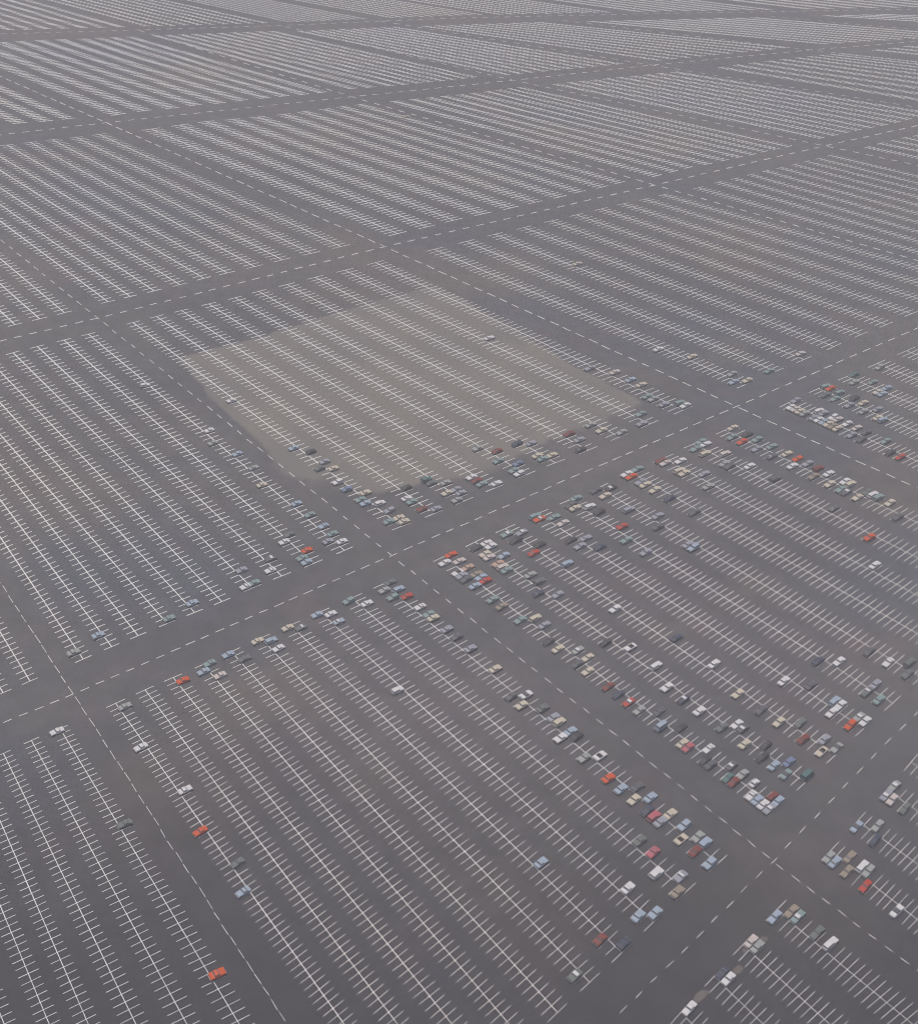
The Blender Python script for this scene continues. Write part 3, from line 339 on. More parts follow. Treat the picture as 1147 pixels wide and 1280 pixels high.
('lane',[(-389.9,978.6,-384.8,974.2,0.79),(-381.1,971.0,-376.1,966.7,0.85),(-372.3,963.5,-367.7,959.5,0.84),(-363.4,956.2,-358.3,951.8,0.81),(-354.7,948.8,-350.0,944.9,0.87),(-346.2,941.3,-340.9,937.0,0.90),(-337.4,933.9,-332.4,929.5,0.74),(-328.8,926.2,-323.8,921.8,0.79),(-320.1,918.7,-314.6,913.6,0.86),(-311.7,911.1,-307.1,907.0,0.74),(-303.3,903.5,-298.4,899.3,0.81),(-294.7,896.2,-289.3,891.3,0.76),(-286.4,888.8,-281.1,883.9,0.81),(-278.1,881.4,-273.5,877.3,0.85),(-269.7,874.1,-265.2,870.2,0.75),(-261.7,866.7,-256.8,862.5,0.75),(-253.4,859.5,-249.0,855.7,0.75),(-245.3,852.4,-240.4,848.0,0.83),(-237.2,845.1,-232.1,840.6,0.79),(-229.1,837.9,-224.0,833.5,0.83),(-221.1,830.7,-216.5,826.5,0.78),(-213.2,823.5,-208.3,819.1,0.70),(-205.3,816.5,-200.7,812.4,0.75),(-197.5,809.4,-193.2,805.7,0.70),(-189.8,802.2,-185.3,798.4,0.76),(-181.9,795.5,-177.8,791.8,0.70),(-174.2,788.6,-169.5,784.2,0.80),(-166.6,781.7,-162.1,777.8,0.65),(-159.1,774.8,-154.4,770.6,0.74),(-151.5,768.1,-146.9,763.8,0.70),(-143.9,761.4,-138.9,756.9,0.77),(-136.5,754.7,-132.0,750.5,0.66),(-129.0,748.0,-125.0,744.5,0.70),(-121.6,741.6,-116.9,737.2,0.64),(-114.3,734.9,-109.6,730.6,0.65),(-107.1,728.3,-102.7,724.3,0.72),(-99.9,721.8,-95.6,718.0,0.66),(-92.8,715.3,-88.2,711.2,0.70),(-85.7,708.9,-82.0,705.6,0.70),(-78.5,702.6,-74.1,698.8,0.71),(-71.6,696.1,-67.9,692.9,0.59),(-64.5,690.0,-60.3,686.1,0.73),(-57.6,683.6,-53.4,679.7,0.63),(-50.6,677.5,-47.1,674.4,0.60),(-43.9,671.2,-39.7,667.4,0.66),(-37.2,664.9,-33.6,661.6,0.58),(-30.3,658.8,-26.4,655.3,0.61),(-23.4,652.8,-19.3,648.8,0.68),(-17.0,646.4,-12.4,642.4,0.67),(-10.2,640.5,-6.5,637.0,0.68),(-3.7,634.4,0.2,630.9,0.59),(2.7,628.2,6.7,624.8,0.62),(9.4,622.5,13.6,618.7,0.62),(15.8,616.5,19.5,613.1,0.66),(22.1,610.5,25.5,607.3,0.60),(28.6,604.8,32.4,601.2,0.62),(35.0,599.1,38.7,595.5,0.59),(41.3,593.4,45.5,589.7,0.64),(47.4,587.5,50.9,584.1,0.62),(53.5,581.8,57.5,578.2,0.51),(59.8,576.3,63.8,572.6,0.51),(65.6,570.3,69.5,566.7,0.61),(71.7,564.8,75.0,561.9,0.61),(77.9,559.5,81.5,556.0,0.55),(83.9,553.9,87.0,551.2,0.52),(89.8,548.5,93.3,545.4,0.54),(95.5,542.9,99.4,539.6,0.51),(101.4,537.5,105.1,534.1,0.48),(107.5,532.4,111.2,528.9,0.54),(113.1,527.0,116.1,524.2,0.55),(118.9,521.7,122.0,518.8,0.47),(124.5,516.4,128.2,513.1,0.53),(130.1,511.2,133.3,508.2,0.52),(135.8,506.1,139.6,502.8,0.51),(141.4,501.1,144.7,498.1,0.51),(147.0,496.1,150.7,492.6,0.49),(152.5,490.9,155.8,488.1,0.56),(158.1,486.1,161.2,483.1,0.52),(163.4,481.0,166.8,478.0,0.47),(168.7,476.0,172.3,472.8,0.51),(174.3,471.3,177.3,468.5,0.50),(179.7,466.5,182.8,463.6,0.52),(184.8,461.5,187.8,459.1,0.48),(190.3,456.9,193.3,454.1,0.48),(195.5,452.1,198.9,449.0,0.52),(200.6,447.4,203.4,444.9,0.50),(205.8,442.7,209.1,439.7,0.50)]),
('lane',[(-273.1,1069.9,-267.0,1065.3,0.94),(-262.0,1061.5,-256.9,1057.6,0.83),(-251.1,1053.2,-245.5,1048.9,0.82),(-240.4,1044.8,-235.0,1040.6,0.91),(-229.6,1036.8,-223.8,1032.3,0.84),(-219.2,1028.5,-213.5,1024.1,0.84),(-208.7,1020.5,-204.3,1017.1,0.85),(-198.3,1012.7,-193.2,1009.0,0.80),(-188.2,1004.7,-183.3,1001.1,0.93),(-177.9,997.0,-172.5,992.9,0.89),(-168.0,989.3,-163.1,985.6,0.93),(-158.1,981.6,-152.6,977.5,0.92),(-148.3,974.0,-143.1,970.0,0.91),(-138.4,966.7,-133.2,962.9,0.78),(-128.9,959.2,-124.5,955.9,0.94),(-119.1,952.1,-114.3,948.3,0.84),(-109.9,944.6,-105.0,940.9,0.94),(-100.4,937.6,-96.0,934.4,0.82),(-91.3,930.3,-86.7,927.1,0.78),(-82.0,923.9,-77.8,920.8,0.93),(-72.8,917.5,-68.6,914.4,0.96),(-63.9,911.0,-59.7,908.0,0.96),(-55.0,904.5,-50.7,901.4,0.96),(-45.9,898.5,-42.1,895.8,0.97),(-37.3,892.1,-33.4,889.5,0.97),(-28.6,885.9,-24.2,882.9,0.90),(-20.0,879.7,-16.1,876.9,0.77),(-11.3,873.7,-7.2,870.8,0.81),(-2.9,867.6,1.1,864.7,0.86),(5.5,861.7,9.5,858.7,0.79),(13.8,855.6,18.2,852.6,0.88),(22.1,849.8,25.7,847.2,0.97),(30.3,843.9,34.8,840.5,0.87),(38.5,838.3,42.9,835.1,0.96),(46.5,832.4,50.7,829.5,0.92),(54.6,826.8,58.2,824.5,0.82),(62.4,820.9,66.5,818.2,0.89),(70.3,815.4,74.1,812.8,0.90),(78.2,809.9,82.1,807.2,0.80),(86.1,804.6,89.8,801.8,0.91),(93.7,799.1,97.7,796.1,0.86),(101.3,793.6,105.5,790.7,0.92),(108.8,788.2,112.7,785.3,0.81),(116.4,783.0,119.9,780.5,0.93),(123.7,777.6,127.1,775.2,0.90),(131.2,772.6,134.5,770.2,0.84),(138.7,767.6,141.9,765.2,0.95),(145.9,762.4,149.4,760.0,0.78),(153.0,757.3,156.7,754.8,0.84),(160.3,752.4,163.9,749.8,0.95),(167.4,747.5,170.9,744.9,0.77),(174.4,742.4,177.5,740.2,0.82),(181.5,737.6,184.9,735.2,0.78),(188.4,732.7,191.6,730.4,0.87),(195.4,728.0,199.2,725.4,0.84),(202.1,723.0,205.0,721.0,0.85),(209.1,718.5,212.4,716.0,0.96),(215.7,713.7,218.9,711.5,0.92),(222.4,708.9,226.1,706.3,0.81),(229.1,704.3,232.5,701.7,0.97),(235.7,699.8,238.9,697.5,0.86),(242.2,695.1,245.6,692.8,0.82),(248.7,690.6,251.9,688.3,0.77),(255.1,686.0,258.3,683.7,0.92),(261.5,681.6,264.6,679.5,0.85),(268.0,677.3,271.2,675.1,0.86),(274.3,672.8,277.2,670.9,0.95),(280.6,668.5,283.9,666.0,0.82),(286.7,664.0,289.9,661.7,0.84)]),
('lane',[(-160.2,1099.2,-155.7,1096.6,0.91),(-150.4,1093.3,-145.4,1090.2,0.96),(-140.8,1087.4,-135.4,1084.1,0.84),(-131.3,1081.3,-126.9,1078.6,0.80),(-121.6,1075.7,-117.6,1073.1,0.96),(-112.3,1069.7,-107.2,1066.4,0.87),(-102.9,1063.9,-98.0,1060.9,0.87),(-93.5,1058.1,-88.9,1055.3,0.83),(-84.1,1052.6,-80.0,1050.0,0.93),(-74.8,1046.9,-70.5,1044.3,0.77),(-65.6,1041.2,-61.5,1038.6,0.78),(-56.7,1035.3,-52.1,1032.5,0.77),(-47.6,1029.6,-42.5,1026.7,0.89),(-38.4,1024.3,-33.5,1021.3,0.90),(-29.4,1018.8,-25.2,1016.2,0.93),(-20.5,1013.3,-16.5,1011.0,0.82),(-11.6,1007.9,-7.2,1005.0,0.83),(-2.8,1002.3,1.7,999.5,0.85),(6.0,996.9,9.7,994.6,0.95),(14.8,991.6,18.9,989.0,0.97),(23.3,986.0,27.3,983.8,0.94),(32.0,981.3,36.6,978.8,0.78),(40.6,976.5,44.4,974.6,0.85),(49.3,972.1,53.2,970.0,0.81),(57.9,967.4,61.8,965.3,0.90),(66.4,962.8,70.8,960.5,0.77),(74.9,958.2,79.5,955.6,0.81),(83.3,953.6,87.9,951.1,0.86),(91.7,949.0,96.3,946.5,0.86),(100.1,944.6,104.2,942.4,0.80),(108.5,940.2,113.1,937.8,0.92),(116.7,935.7,120.8,933.5,0.77),(125.1,931.4,129.1,929.0,0.94),(133.2,926.7,137.3,924.5,0.92),(141.4,922.5,145.2,920.5,0.81),(149.5,917.9,153.9,915.4,0.82),(157.7,913.8,161.6,911.9,0.82),(165.7,909.3,169.7,907.1,0.88),(173.7,904.8,178.2,902.6,0.81),(181.9,900.9,185.5,898.9,0.77),(189.8,896.6,194.0,894.4,0.95),(197.7,892.2,201.6,890.3,0.95),(205.5,887.9,209.4,885.9,0.89),(213.4,883.7,217.6,881.5,0.83),(221.2,879.4,224.8,877.4,0.90),(229.0,875.3,233.3,873.0,0.84),(236.8,871.2,240.6,869.0,0.95),(244.6,867.1,248.4,865.2,0.88),(252.3,863.1,256.0,861.0,0.86),(260.0,859.0,264.2,856.8,0.82),(267.6,854.9,271.2,852.9,0.90),(275.2,850.8,278.6,849.1,0.88),(282.8,846.8,286.5,844.8,0.80),(290.2,842.7,293.3,840.7,0.85),(297.6,838.6,301.8,836.5,0.94),(305.3,834.9,308.9,833.0,0.77),(312.6,830.8,316.0,829.1,0.89),(320.0,826.9,323.5,825.2,0.81),(327.5,823.2,331.4,821.1,0.89),(334.8,819.2,338.4,817.4,0.85)]),
('lane',[(-83.3,1128.6,-79.3,1127.0,0.91),(-73.2,1124.3,-68.4,1122.4,0.91),(-63.1,1120.1,-58.5,1118.2,0.87),(-52.9,1116.1,-48.5,1114.3,0.97),(-42.8,1111.9,-38.5,1110.3,0.81),(-32.8,1107.8,-28.9,1106.3,0.91),(-22.9,1103.5,-18.9,1101.9,0.92),(-12.9,1099.5,-9.0,1097.9,0.86),(-3.0,1095.4,1.7,1093.6,0.95),(6.9,1091.2,11.5,1089.5,0.84),(16.7,1087.1,20.9,1085.5,0.79),(26.6,1083.4,31.2,1081.6,0.84),(36.4,1079.3,40.5,1077.6,0.87),(46.1,1075.3,50.5,1073.6,0.93),(55.8,1071.1,59.7,1069.5,0.91),(65.6,1067.5,69.8,1065.6,0.81),(75.1,1063.4,79.4,1061.6,0.82),(84.7,1059.5,88.7,1057.9,0.83),(94.3,1055.5,99.1,1053.7,0.89),(103.9,1051.9,108.2,1050.0,0.93),(113.3,1047.7,117.6,1046.0,0.92),(122.8,1043.9,127.3,1042.1,0.83),(132.3,1040.2,137.0,1038.3,0.97),(141.7,1036.5,146.0,1034.7,0.97),(151.1,1032.6,155.1,1030.9,0.80),(160.4,1028.9,164.1,1027.6,0.94),(169.6,1024.9,173.4,1023.5,0.87),(178.9,1021.3,182.8,1019.9,0.83),(188.3,1017.8,192.6,1016.0,0.95),(197.5,1014.1,202.1,1012.5,0.79),(206.7,1010.4,210.6,1008.9,0.89),(215.8,1006.7,220.2,1005.1,0.90),(224.9,1003.1,229.2,1001.5,0.82),(234.0,999.4,238.2,997.7,0.91),(243.2,996.1,247.6,994.2,0.85),(252.1,992.4,256.1,990.8,0.81),(261.1,988.7,265.2,987.0,0.92),(270.1,985.2,273.7,983.9,0.80),(279.0,981.7,283.3,980.0,0.82),(287.9,978.0,292.0,976.2,0.80),(296.8,974.6,301.3,972.8,0.79),(305.6,970.9,309.8,969.3,0.80),(314.4,967.5,318.1,965.9,0.87),(323.1,963.8,326.8,962.4,0.91),(331.9,960.2,335.9,958.7,0.79),(340.7,957.0,344.3,955.6,0.95),(349.3,953.5,352.9,952.0,0.83),(358.1,950.2,361.8,948.7,0.90),(366.6,946.6,370.4,945.0,0.91),(375.3,943.2,378.9,941.8,0.90)]),
('lane',[(69.3,1156.8,73.9,1155.5,0.92),(79.3,1154.0,83.6,1152.7,0.81),(89.4,1151.3,94.3,1149.9,0.90),(99.4,1148.6,103.5,1147.3,0.77),(109.3,1145.6,113.4,1144.6,0.97),(119.3,1143.1,124.3,1141.9,0.97),(129.2,1140.2,133.8,1138.8,0.95),(139.2,1137.6,143.0,1136.5,0.82),(149.0,1134.9,154.0,1133.5,0.87),(158.9,1132.3,163.1,1131.0,0.78),(168.8,1129.6,173.3,1128.4,0.88),(178.6,1126.8,182.8,1125.7,0.86),(188.4,1124.1,192.9,1122.9,0.82),(198.2,1121.6,202.8,1120.3,0.78),(208.0,1119.0,212.3,1117.9,0.78),(217.8,1116.5,222.5,1115.2,0.84),(227.5,1113.6,231.5,1112.4,0.77),(237.2,1111.1,241.4,1109.8,0.88),(246.8,1108.3,250.6,1107.1,0.81),(256.5,1105.7,260.8,1104.6,0.78),(266.1,1103.1,270.9,1101.9,0.94),(275.8,1100.7,279.8,1099.6,0.84),(285.4,1098.2,289.2,1097.3,0.82),(295.0,1095.7,298.9,1094.7,0.86),(304.7,1093.4,308.5,1092.3,0.93),(314.2,1090.9,318.4,1089.8,0.89),(323.8,1088.6,327.6,1087.7,0.91),(333.3,1086.1,337.8,1085.0,0.78),(342.9,1083.9,347.1,1082.8,0.83),(352.5,1081.6,356.3,1080.5,0.86),(362.0,1079.2,366.1,1078.1,0.93),(371.4,1076.5,375.9,1075.5,0.78),(380.8,1074.2,384.7,1073.2,0.91),(390.3,1071.9,394.4,1070.9,0.88),(399.7,1069.6,404.1,1068.5,0.86),(409.1,1067.2,413.2,1066.2,0.97),(418.5,1064.8,420.2,1064.4,0.82)]),
('lane',[(253.8,1201.7,257.8,1200.9,0.84),(264.0,1199.6,268.6,1198.9,0.84),(274.3,1198.0,278.4,1197.3,0.86),(284.5,1196.2,288.1,1195.5,0.91),(294.7,1194.3,298.6,1193.6,0.90),(305.0,1192.4,309.2,1191.8,0.88),(315.3,1190.8,319.5,1190.0,0.95),(325.5,1188.9,329.7,1188.2,0.88),(335.8,1187.0,340.1,1186.1,0.85),(346.1,1185.0,349.7,1184.7,0.77),(356.4,1183.4,360.6,1182.5,0.89),(366.7,1181.5,370.8,1180.7,0.92),(377.0,1179.7,381.4,1179.0,0.81),(387.4,1178.2,391.2,1177.5,0.86),(397.7,1176.4,401.9,1175.7,0.93),(408.1,1174.5,412.1,1173.9,0.84),(418.4,1172.9,422.3,1172.2,0.92),(428.8,1171.0,433.1,1170.4,0.88),(439.2,1169.2,443.6,1168.6,0.84),(449.6,1167.8,452.7,1167.3,0.95)]),
]
CARS = [
("r","sedan",-57.70,208.83,0.600,0.90,1.32,0,"only orange-red sedan in the bottom left block"),
("b","sedan",54.76,233.38,3.993,0.95,1.31,1,"light blue sedan, 6th car down the 8th row from left, lower middle block"),
("y","sedan",66.68,242.27,3.978,0.99,1.32,1,"only tan sedan in the lower middle block"),
("b","sedan",59.58,234.66,0.820,0.96,1.32,1,"light blue sedan, 7th car down the 8th row from left, lower middle block"),
("w","wagon",61.29,248.59,3.943,0.98,1.32,1,"white wagon, 5th car down the 9th row from left, lower middle block"),
("v","coupe",68.13,247.75,0.803,0.98,1.32,1,"lavender grey coupe, 6th car down the 9th row from left, lower middle block"),
("g","sedan",36.34,213.38,3.949,0.90,1.26,0,"dark green-grey sedan, 4th car down the 6th row from left, lower middle block"),
("w","coupe",52.68,242.85,0.820,0.95,1.31,0,"white coupe, 5th car down the 8th row from left, lower middle block"),
("n","sedan",49.98,224.08,0.810,0.90,1.30,0,"navy sedan, 5th car down the 7th row from left, lower middle block"),
("R","sedan",43.69,225.05,3.961,0.90,1.30,0,"maroon sedan, 4th car down the 7th row from left, lower middle block"),
("b","wagon",77.17,253.03,3.930,0.99,1.32,0,"light blue wagon, 38th car down the 10th row from left, lower middle block"),
("P","coupe",60.97,256.11,0.817,0.98,1.32,1,"only pink-red coupe in the lower middle block"),
("R","sedan",73.49,257.28,3.954,0.98,1.32,1,"maroon sedan end to end with the light blue wagon, lower middle block"),
("g","sedan",57.41,260.27,0.767,0.98,1.32,1,"dark green-grey sedan, 3rd car down the 9th row from left, lower middle block"),
("c","convertible",69.83,261.51,3.909,0.98,1.32,1,"only cream convertible in the lower middle block"),
("b","wagon",76.78,260.60,0.809,0.98,1.32,0,"light blue wagon beside the silver grey sedan, lower middle block"),
("b","sedan",92.95,235.20,3.978,1.10,1.10,0,"only light blue sedan in the bottom right corner block"),
("s","sedan",74.96,262.71,0.811,0.98,1.32,1,"silver grey sedan beside the light blue wagon, lower middle block"),
("w","wagon",106.82,227.19,0.734,1.12,1.07,0,"only white wagon in the bottom right corner block"),
("g","sedan",103.91,230.54,0.797,1.12,1.08,1,"only dark green-grey sedan in the bottom right corner block"),
("v","sedan",64.36,267.83,3.899,0.98,1.32,1,"lavender grey sedan beside the pink-red wagon, lower middle block"),
("t","sedan",99.51,235.62,0.812,1.11,1.09,0,"only aqua sedan in the bottom right corner block"),
("b","wagon",71.31,266.92,0.764,0.98,1.32,1,"light blue wagon, 33rd car down the 10th row from left, lower middle block"),
("y","sedan",98.03,237.32,0.783,1.11,1.10,1,"only tan sedan in the bottom right corner block"),
("P","wagon",62.55,269.93,3.927,0.98,1.32,1,"only pink-red wagon in the lower middle block"),
("w","sedan",65.66,205.05,0.842,1.01,1.04,1,"white sedan, lone car in the 4th row from right, bottom right corner block"),
("n","sedan",60.73,272.03,3.909,0.98,1.32,0,"navy sedan beside the pink-red wagon, lower middle block"),
("c","coupe",67.67,271.12,0.777,0.98,1.32,0,"only cream coupe in the lower middle block"),
("c","sedan",57.12,276.21,3.955,0.98,1.32,0,"cream sedan, 27th car down the 10th row from left, lower middle block"),
("b","sedan",62.24,277.38,0.778,0.98,1.32,0,"light blue sedan, 28th car down the 10th row from left, lower middle block"),
("b","coupe",28.20,250.49,0.805,0.90,1.28,0,"light blue coupe, 3rd car down the 7th row from left, lower middle block"),
("b","sedan",53.52,280.37,3.931,0.98,1.32,1,"light blue sedan, 25th car down the 10th row from left, lower middle block"),
("d","sedan",58.64,281.54,0.721,0.98,1.32,0,"only dark slate sedan in the lower middle block"),
("s","sedan",86.52,225.06,0.825,1.02,1.08,0,"only silver grey sedan in the bottom right corner block"),
("p","coupe",85.10,226.79,0.834,1.02,1.09,0,"only pale pinkish white coupe in the bottom right corner block"),
("r","sedan",49.93,284.52,3.885,0.97,1.32,1,"orange-red sedan, 24th car down the 10th row from left, lower middle block"),
("n","coupe",75.74,216.24,0.838,0.97,1.08,1,"only navy coupe in the bottom right corner block"),
("w","sedan",77.14,214.50,0.815,0.97,1.08,1,"white sedan beside the navy coupe, bottom right corner block"),
("s","coupe",42.79,292.78,3.882,0.97,1.32,0,"only silver grey coupe in the lower middle block"),
("w","convertible",47.91,293.92,0.755,0.97,1.32,0,"only white convertible in the lower middle block"),
("w","sedan",127.97,239.18,3.927,1.11,1.06,1,"only white sedan in the lower right edge block"),
("w","sedan",35.70,300.97,3.884,0.97,1.32,0,"white sedan end to end with the light blue sedan, lower middle block"),
("e","sedan",121.02,247.40,3.970,1.09,1.06,0,"only crimson sedan in the lower right edge block"),
("k","sedan",40.82,302.10,0.781,0.97,1.32,0,"only black sedan in the lower middle block"),
("b","coupe",-55.21,235.47,3.915,0.90,1.15,0,"light blue coupe, 6th car down the 1st row from left, lower middle block"),
("b","sedan",39.05,304.14,0.739,0.97,1.32,0,"light blue sedan beside the black sedan, lower middle block"),
("y","sedan",116.82,252.36,3.945,1.08,1.07,0,"only tan sedan in the lower right edge block"),
("s","wagon",123.18,252.83,0.794,1.09,1.07,1,"only silver grey wagon in the lower right edge block"),
("b","coupe",114.01,255.68,3.959,1.08,1.07,1,"only light blue coupe in the lower right edge block"),
("w","wagon",121.75,254.49,0.832,1.09,1.07,0,"only white wagon in the lower right edge block"),
("s","sedan",112.60,257.35,3.994,1.07,1.07,0,"silver grey sedan beside the light blue coupe, lower right edge block"),
("c","wagon",35.53,308.20,0.760,0.97,1.31,0,"only cream wagon in the lower middle block"),
("n","sedan",127.73,264.70,3.986,1.13,1.06,0,"only navy sedan in the lower right edge block"),
("y","coupe",118.88,257.82,0.819,1.08,1.07,0,"only tan coupe in the lower right edge block"),
("g","coupe",-58.44,245.43,0.808,0.90,1.16,1,"dark green-grey coupe, 5th car down the 1st row from left, lower middle block"),
("v","sedan",33.78,310.22,0.757,0.97,1.31,0,"lavender grey sedan beside the cream wagon, lower middle block"),
("g","coupe",-93.54,257.79,0.637,0.90,1.24,1,"only dark green-grey coupe in the bottom left block"),
("b","sedan",123.39,269.54,3.980,1.12,1.07,1,"only light blue sedan in the lower right edge block"),
("c","convertible",119.03,300.23,3.943,1.10,1.18,0,"only cream convertible in the large right block"),
("s","sedan",129.90,270.26,0.844,1.13,1.07,1,"silver grey sedan, 2nd car down the 2nd row from left, lower right edge block"),
("g","coupe",139.93,277.77,3.974,1.13,1.10,0,"only dark green-grey coupe in the lower right edge block"),
("g","sedan",30.28,314.26,0.730,0.97,1.31,0,"dark green-grey sedan, 16th car down the 10th row from left, lower middle block"),
("p","sedan",136.88,281.08,3.995,1.12,1.11,0,"only pale pinkish white sedan in the lower right edge block"),
("R","sedan",114.13,305.61,3.917,1.10,1.19,1,"maroon sedan, 14th car down the 3rd row from left, large right block"),
("g","coupe",156.33,339.38,3.921,1.22,1.24,0,"dark green-grey coupe, 12th car down the 6th row from left, large right block"),
("v","sedan",135.36,282.73,3.999,1.12,1.11,1,"only lavender grey sedan in the lower right edge block"),
("c","sedan",23.42,315.17,3.880,0.96,1.30,0,"cream sedan, 15th car down the 10th row from left, lower middle block"),
("s","sedan",124.26,302.23,0.791,1.10,1.18,1,"silver grey sedan, 17th car down the 3rd row from left, large right block"),
("r","wagon",130.90,312.96,3.950,1.13,1.20,0,"only orange-red wagon in the large right block"),
("v","sedan",121.01,305.79,0.817,1.10,1.18,0,"lavender grey sedan, 15th car down the 3rd row from left, large right block"),
("w","coupe",151.01,344.85,3.958,1.22,1.24,0,"white coupe, 10th car down the 6th row from left, large right block"),
("c","sedan",107.58,312.79,3.947,1.10,1.19,0,"cream sedan, 12th car down the 3rd row from left, large right block"),
("t","sedan",143.39,325.75,3.927,1.17,1.21,1,"aqua sedan, 13th car down the 5th row from left, large right block"),
("r","sedan",-71.01,256.24,3.902,0.90,1.16,0,"orange-red sedan, 4th car down the 1st row from left, lower middle block"),
("w","sedan",125.93,318.37,3.946,1.13,1.20,0,"white sedan, 12th car down the 4th row from left, large right block"),
("s","sedan",138.91,286.72,0.775,1.12,1.11,1,"silver grey sedan end to end with the lavender grey sedan, lower right edge block"),
("d","coupe",19.94,319.19,3.932,0.96,1.30,0,"dark slate coupe, 13th car down the 10th row from left, lower middle block"),
("g","coupe",140.01,329.38,3.928,1.17,1.21,0,"dark green-grey coupe end to end with the lavender grey sedan, large right block"),
("d","sedan",102.65,318.19,3.926,1.10,1.19,0,"dark slate sedan, 11th car down the 3rd row from left, large right block"),
("d","sedan",145.69,350.32,3.944,1.22,1.24,0,"dark slate sedan, 9th car down the 6th row from left, large right block"),
("g","wagon",158.63,345.36,0.793,1.22,1.24,0,"dark green-grey wagon, 11th car down the 6th row from left, large right block"),
("w","sedan",25.06,320.29,0.718,0.96,1.30,0,"white sedan, 14th car down the 10th row from left, lower middle block"),
("g","coupe",114.50,312.94,0.809,1.10,1.19,0,"dark green-grey coupe, 13th car down the 3rd row from left, large right block"),
("t","sedan",105.76,289.69,3.982,1.04,1.15,1,"aqua sedan, 28th car down the 2nd row from left, large right block"),
("w","sedan",136.27,315.01,0.797,1.12,1.19,1,"white sedan beside the silver grey sedan, large right block"),
("s","sedan",134.62,316.81,0.774,1.13,1.20,1,"silver grey sedan beside the white sedan, large right block"),
("b","sedan",102.62,293.21,3.981,1.04,1.15,1,"light blue sedan, 26th car down the 2nd row from left, large right block"),
("v","sedan",98.07,274.93,3.914,1.00,1.13,0,"lavender grey sedan beside the white sedan, large right block"),
("w","sedan",96.53,276.66,3.923,1.00,1.13,1,"white sedan beside the light blue sedan, large right block"),
("b","sedan",94.98,278.40,3.932,1.00,1.14,1,"light blue sedan beside the white coupe, large right block"),
("w","coupe",93.43,280.14,3.967,1.00,1.14,0,"white coupe beside the light blue sedan, large right block"),
("T","van",112.33,289.74,0.794,1.04,1.15,0,"only deep teal van in the large right block"),
("k","wagon",99.48,296.74,3.874,1.04,1.16,0,"black wagon, 25th car down the 2nd row from left, large right block"),
("w","sedan",129.68,322.21,0.813,1.13,1.20,1,"white sedan beside the light blue wagon, large right block"),
("c","sedan",96.06,325.40,3.904,1.10,1.19,0,"cream sedan, 10th car down the 3rd row from left, large right block"),
("b","wagon",128.03,324.01,0.824,1.13,1.20,0,"light blue wagon beside the white sedan, large right block"),
("R","sedan",88.78,285.36,3.952,1.00,1.14,0,"maroon sedan beside the deep teal coupe, large right block"),
("v","sedan",143.92,333.34,0.826,1.17,1.21,0,"lavender grey sedan end to end with the dark green-grey coupe, large right block"),
("T","coupe",87.23,287.10,3.968,1.00,1.14,0,"only deep teal coupe in the large right block"),
("w","sedan",112.64,332.86,3.964,1.13,1.20,1,"white sedan, 9th car down the 4th row from left, large right block"),
("B","sedan",107.65,295.00,0.787,1.04,1.15,0,"only mid blue sedan in the large right block"),
("c","sedan",94.76,302.05,3.954,1.04,1.16,1,"cream sedan, 23rd car down the 2nd row from left, large right block"),
("b","sedan",101.36,278.34,0.820,1.00,1.13,0,"light blue sedan beside the maroon wagon, large right block"),
("R","wagon",99.83,280.07,0.779,1.00,1.13,0,"maroon wagon beside the light blue sedan, large right block"),
("d","sedan",82.55,292.35,3.906,1.01,1.15,1,"dark slate sedan beside the black sedan, large right block"),
("k","sedan",80.99,294.10,3.937,1.01,1.15,0,"black sedan beside the dark slate sedan, large right block"),
("d","sedan",121.42,331.23,0.781,1.13,1.20,0,"dark slate sedan, 10th car down the 4th row from left, large right block"),
("w","compact",95.21,285.28,0.798,1.00,1.14,0,"only white compact in the large right block"),
("k","coupe",101.39,302.04,0.795,1.04,1.16,1,"black coupe, 24th car down the 2nd row from left, large right block"),
("s","sedan",92.12,288.76,0.818,1.00,1.14,1,"silver grey sedan end to end with the maroon sedan, large right block"),
("P","sedan",76.29,299.37,3.924,1.01,1.15,0,"only pink-red sedan in the large right block"),
("g","sedan",88.43,309.15,3.893,1.04,1.16,0,"only dark green-grey sedan in the large right block"),
("n","sedan",126.47,343.90,3.896,1.16,1.21,1,"navy sedan, 9th car down the 5th row from left, large right block"),
("d","sedan",89.02,292.26,0.800,1.00,1.14,0,"dark slate sedan, 35th car down the 1st row from left, large right block"),
("c","coupe",74.72,301.14,3.942,1.01,1.15,1,"cream coupe beside the pink-red sedan, large right block"),
("w","sedan",133.79,344.17,0.771,1.16,1.21,1,"white sedan, 10th car down the 5th row from left, large right block"),
("d","sedan",95.10,309.11,0.773,1.04,1.16,0,"dark slate sedan beside the white sedan, large right block"),
("w","coupe",82.81,299.26,0.787,1.01,1.15,1,"white coupe, 32nd car down the 1st row from left, large right block"),
("b","van",68.42,308.20,3.900,1.02,1.16,0,"only light blue van in the large right block"),
("w","sedan",93.53,310.89,0.764,1.04,1.16,1,"white sedan beside the dark slate sedan, large right block"),
("w","sedan",82.08,316.28,3.908,1.05,1.17,1,"white sedan, 19th car down the 2nd row from left, large right block"),
("w","sedan",-78.58,271.87,0.704,0.90,1.17,0,"white sedan, 3rd car down the 1st row from left, lower middle block"),
("w","sedan",89.89,339.93,0.812,1.10,1.20,0,"white sedan, 9th car down the 3rd row from left, large right block"),
("k","sedan",75.00,308.07,0.789,1.01,1.16,0,"black sedan, 29th car down the 1st row from left, large right block"),
("s","sedan",62.10,315.30,3.901,1.02,1.16,0,"silver grey sedan, 26th car down the 1st row from left, large right block"),
("c","sedan",14.70,332.24,0.708,0.96,1.28,0,"cream sedan, 12th car down the 10th row from left, lower middle block"),
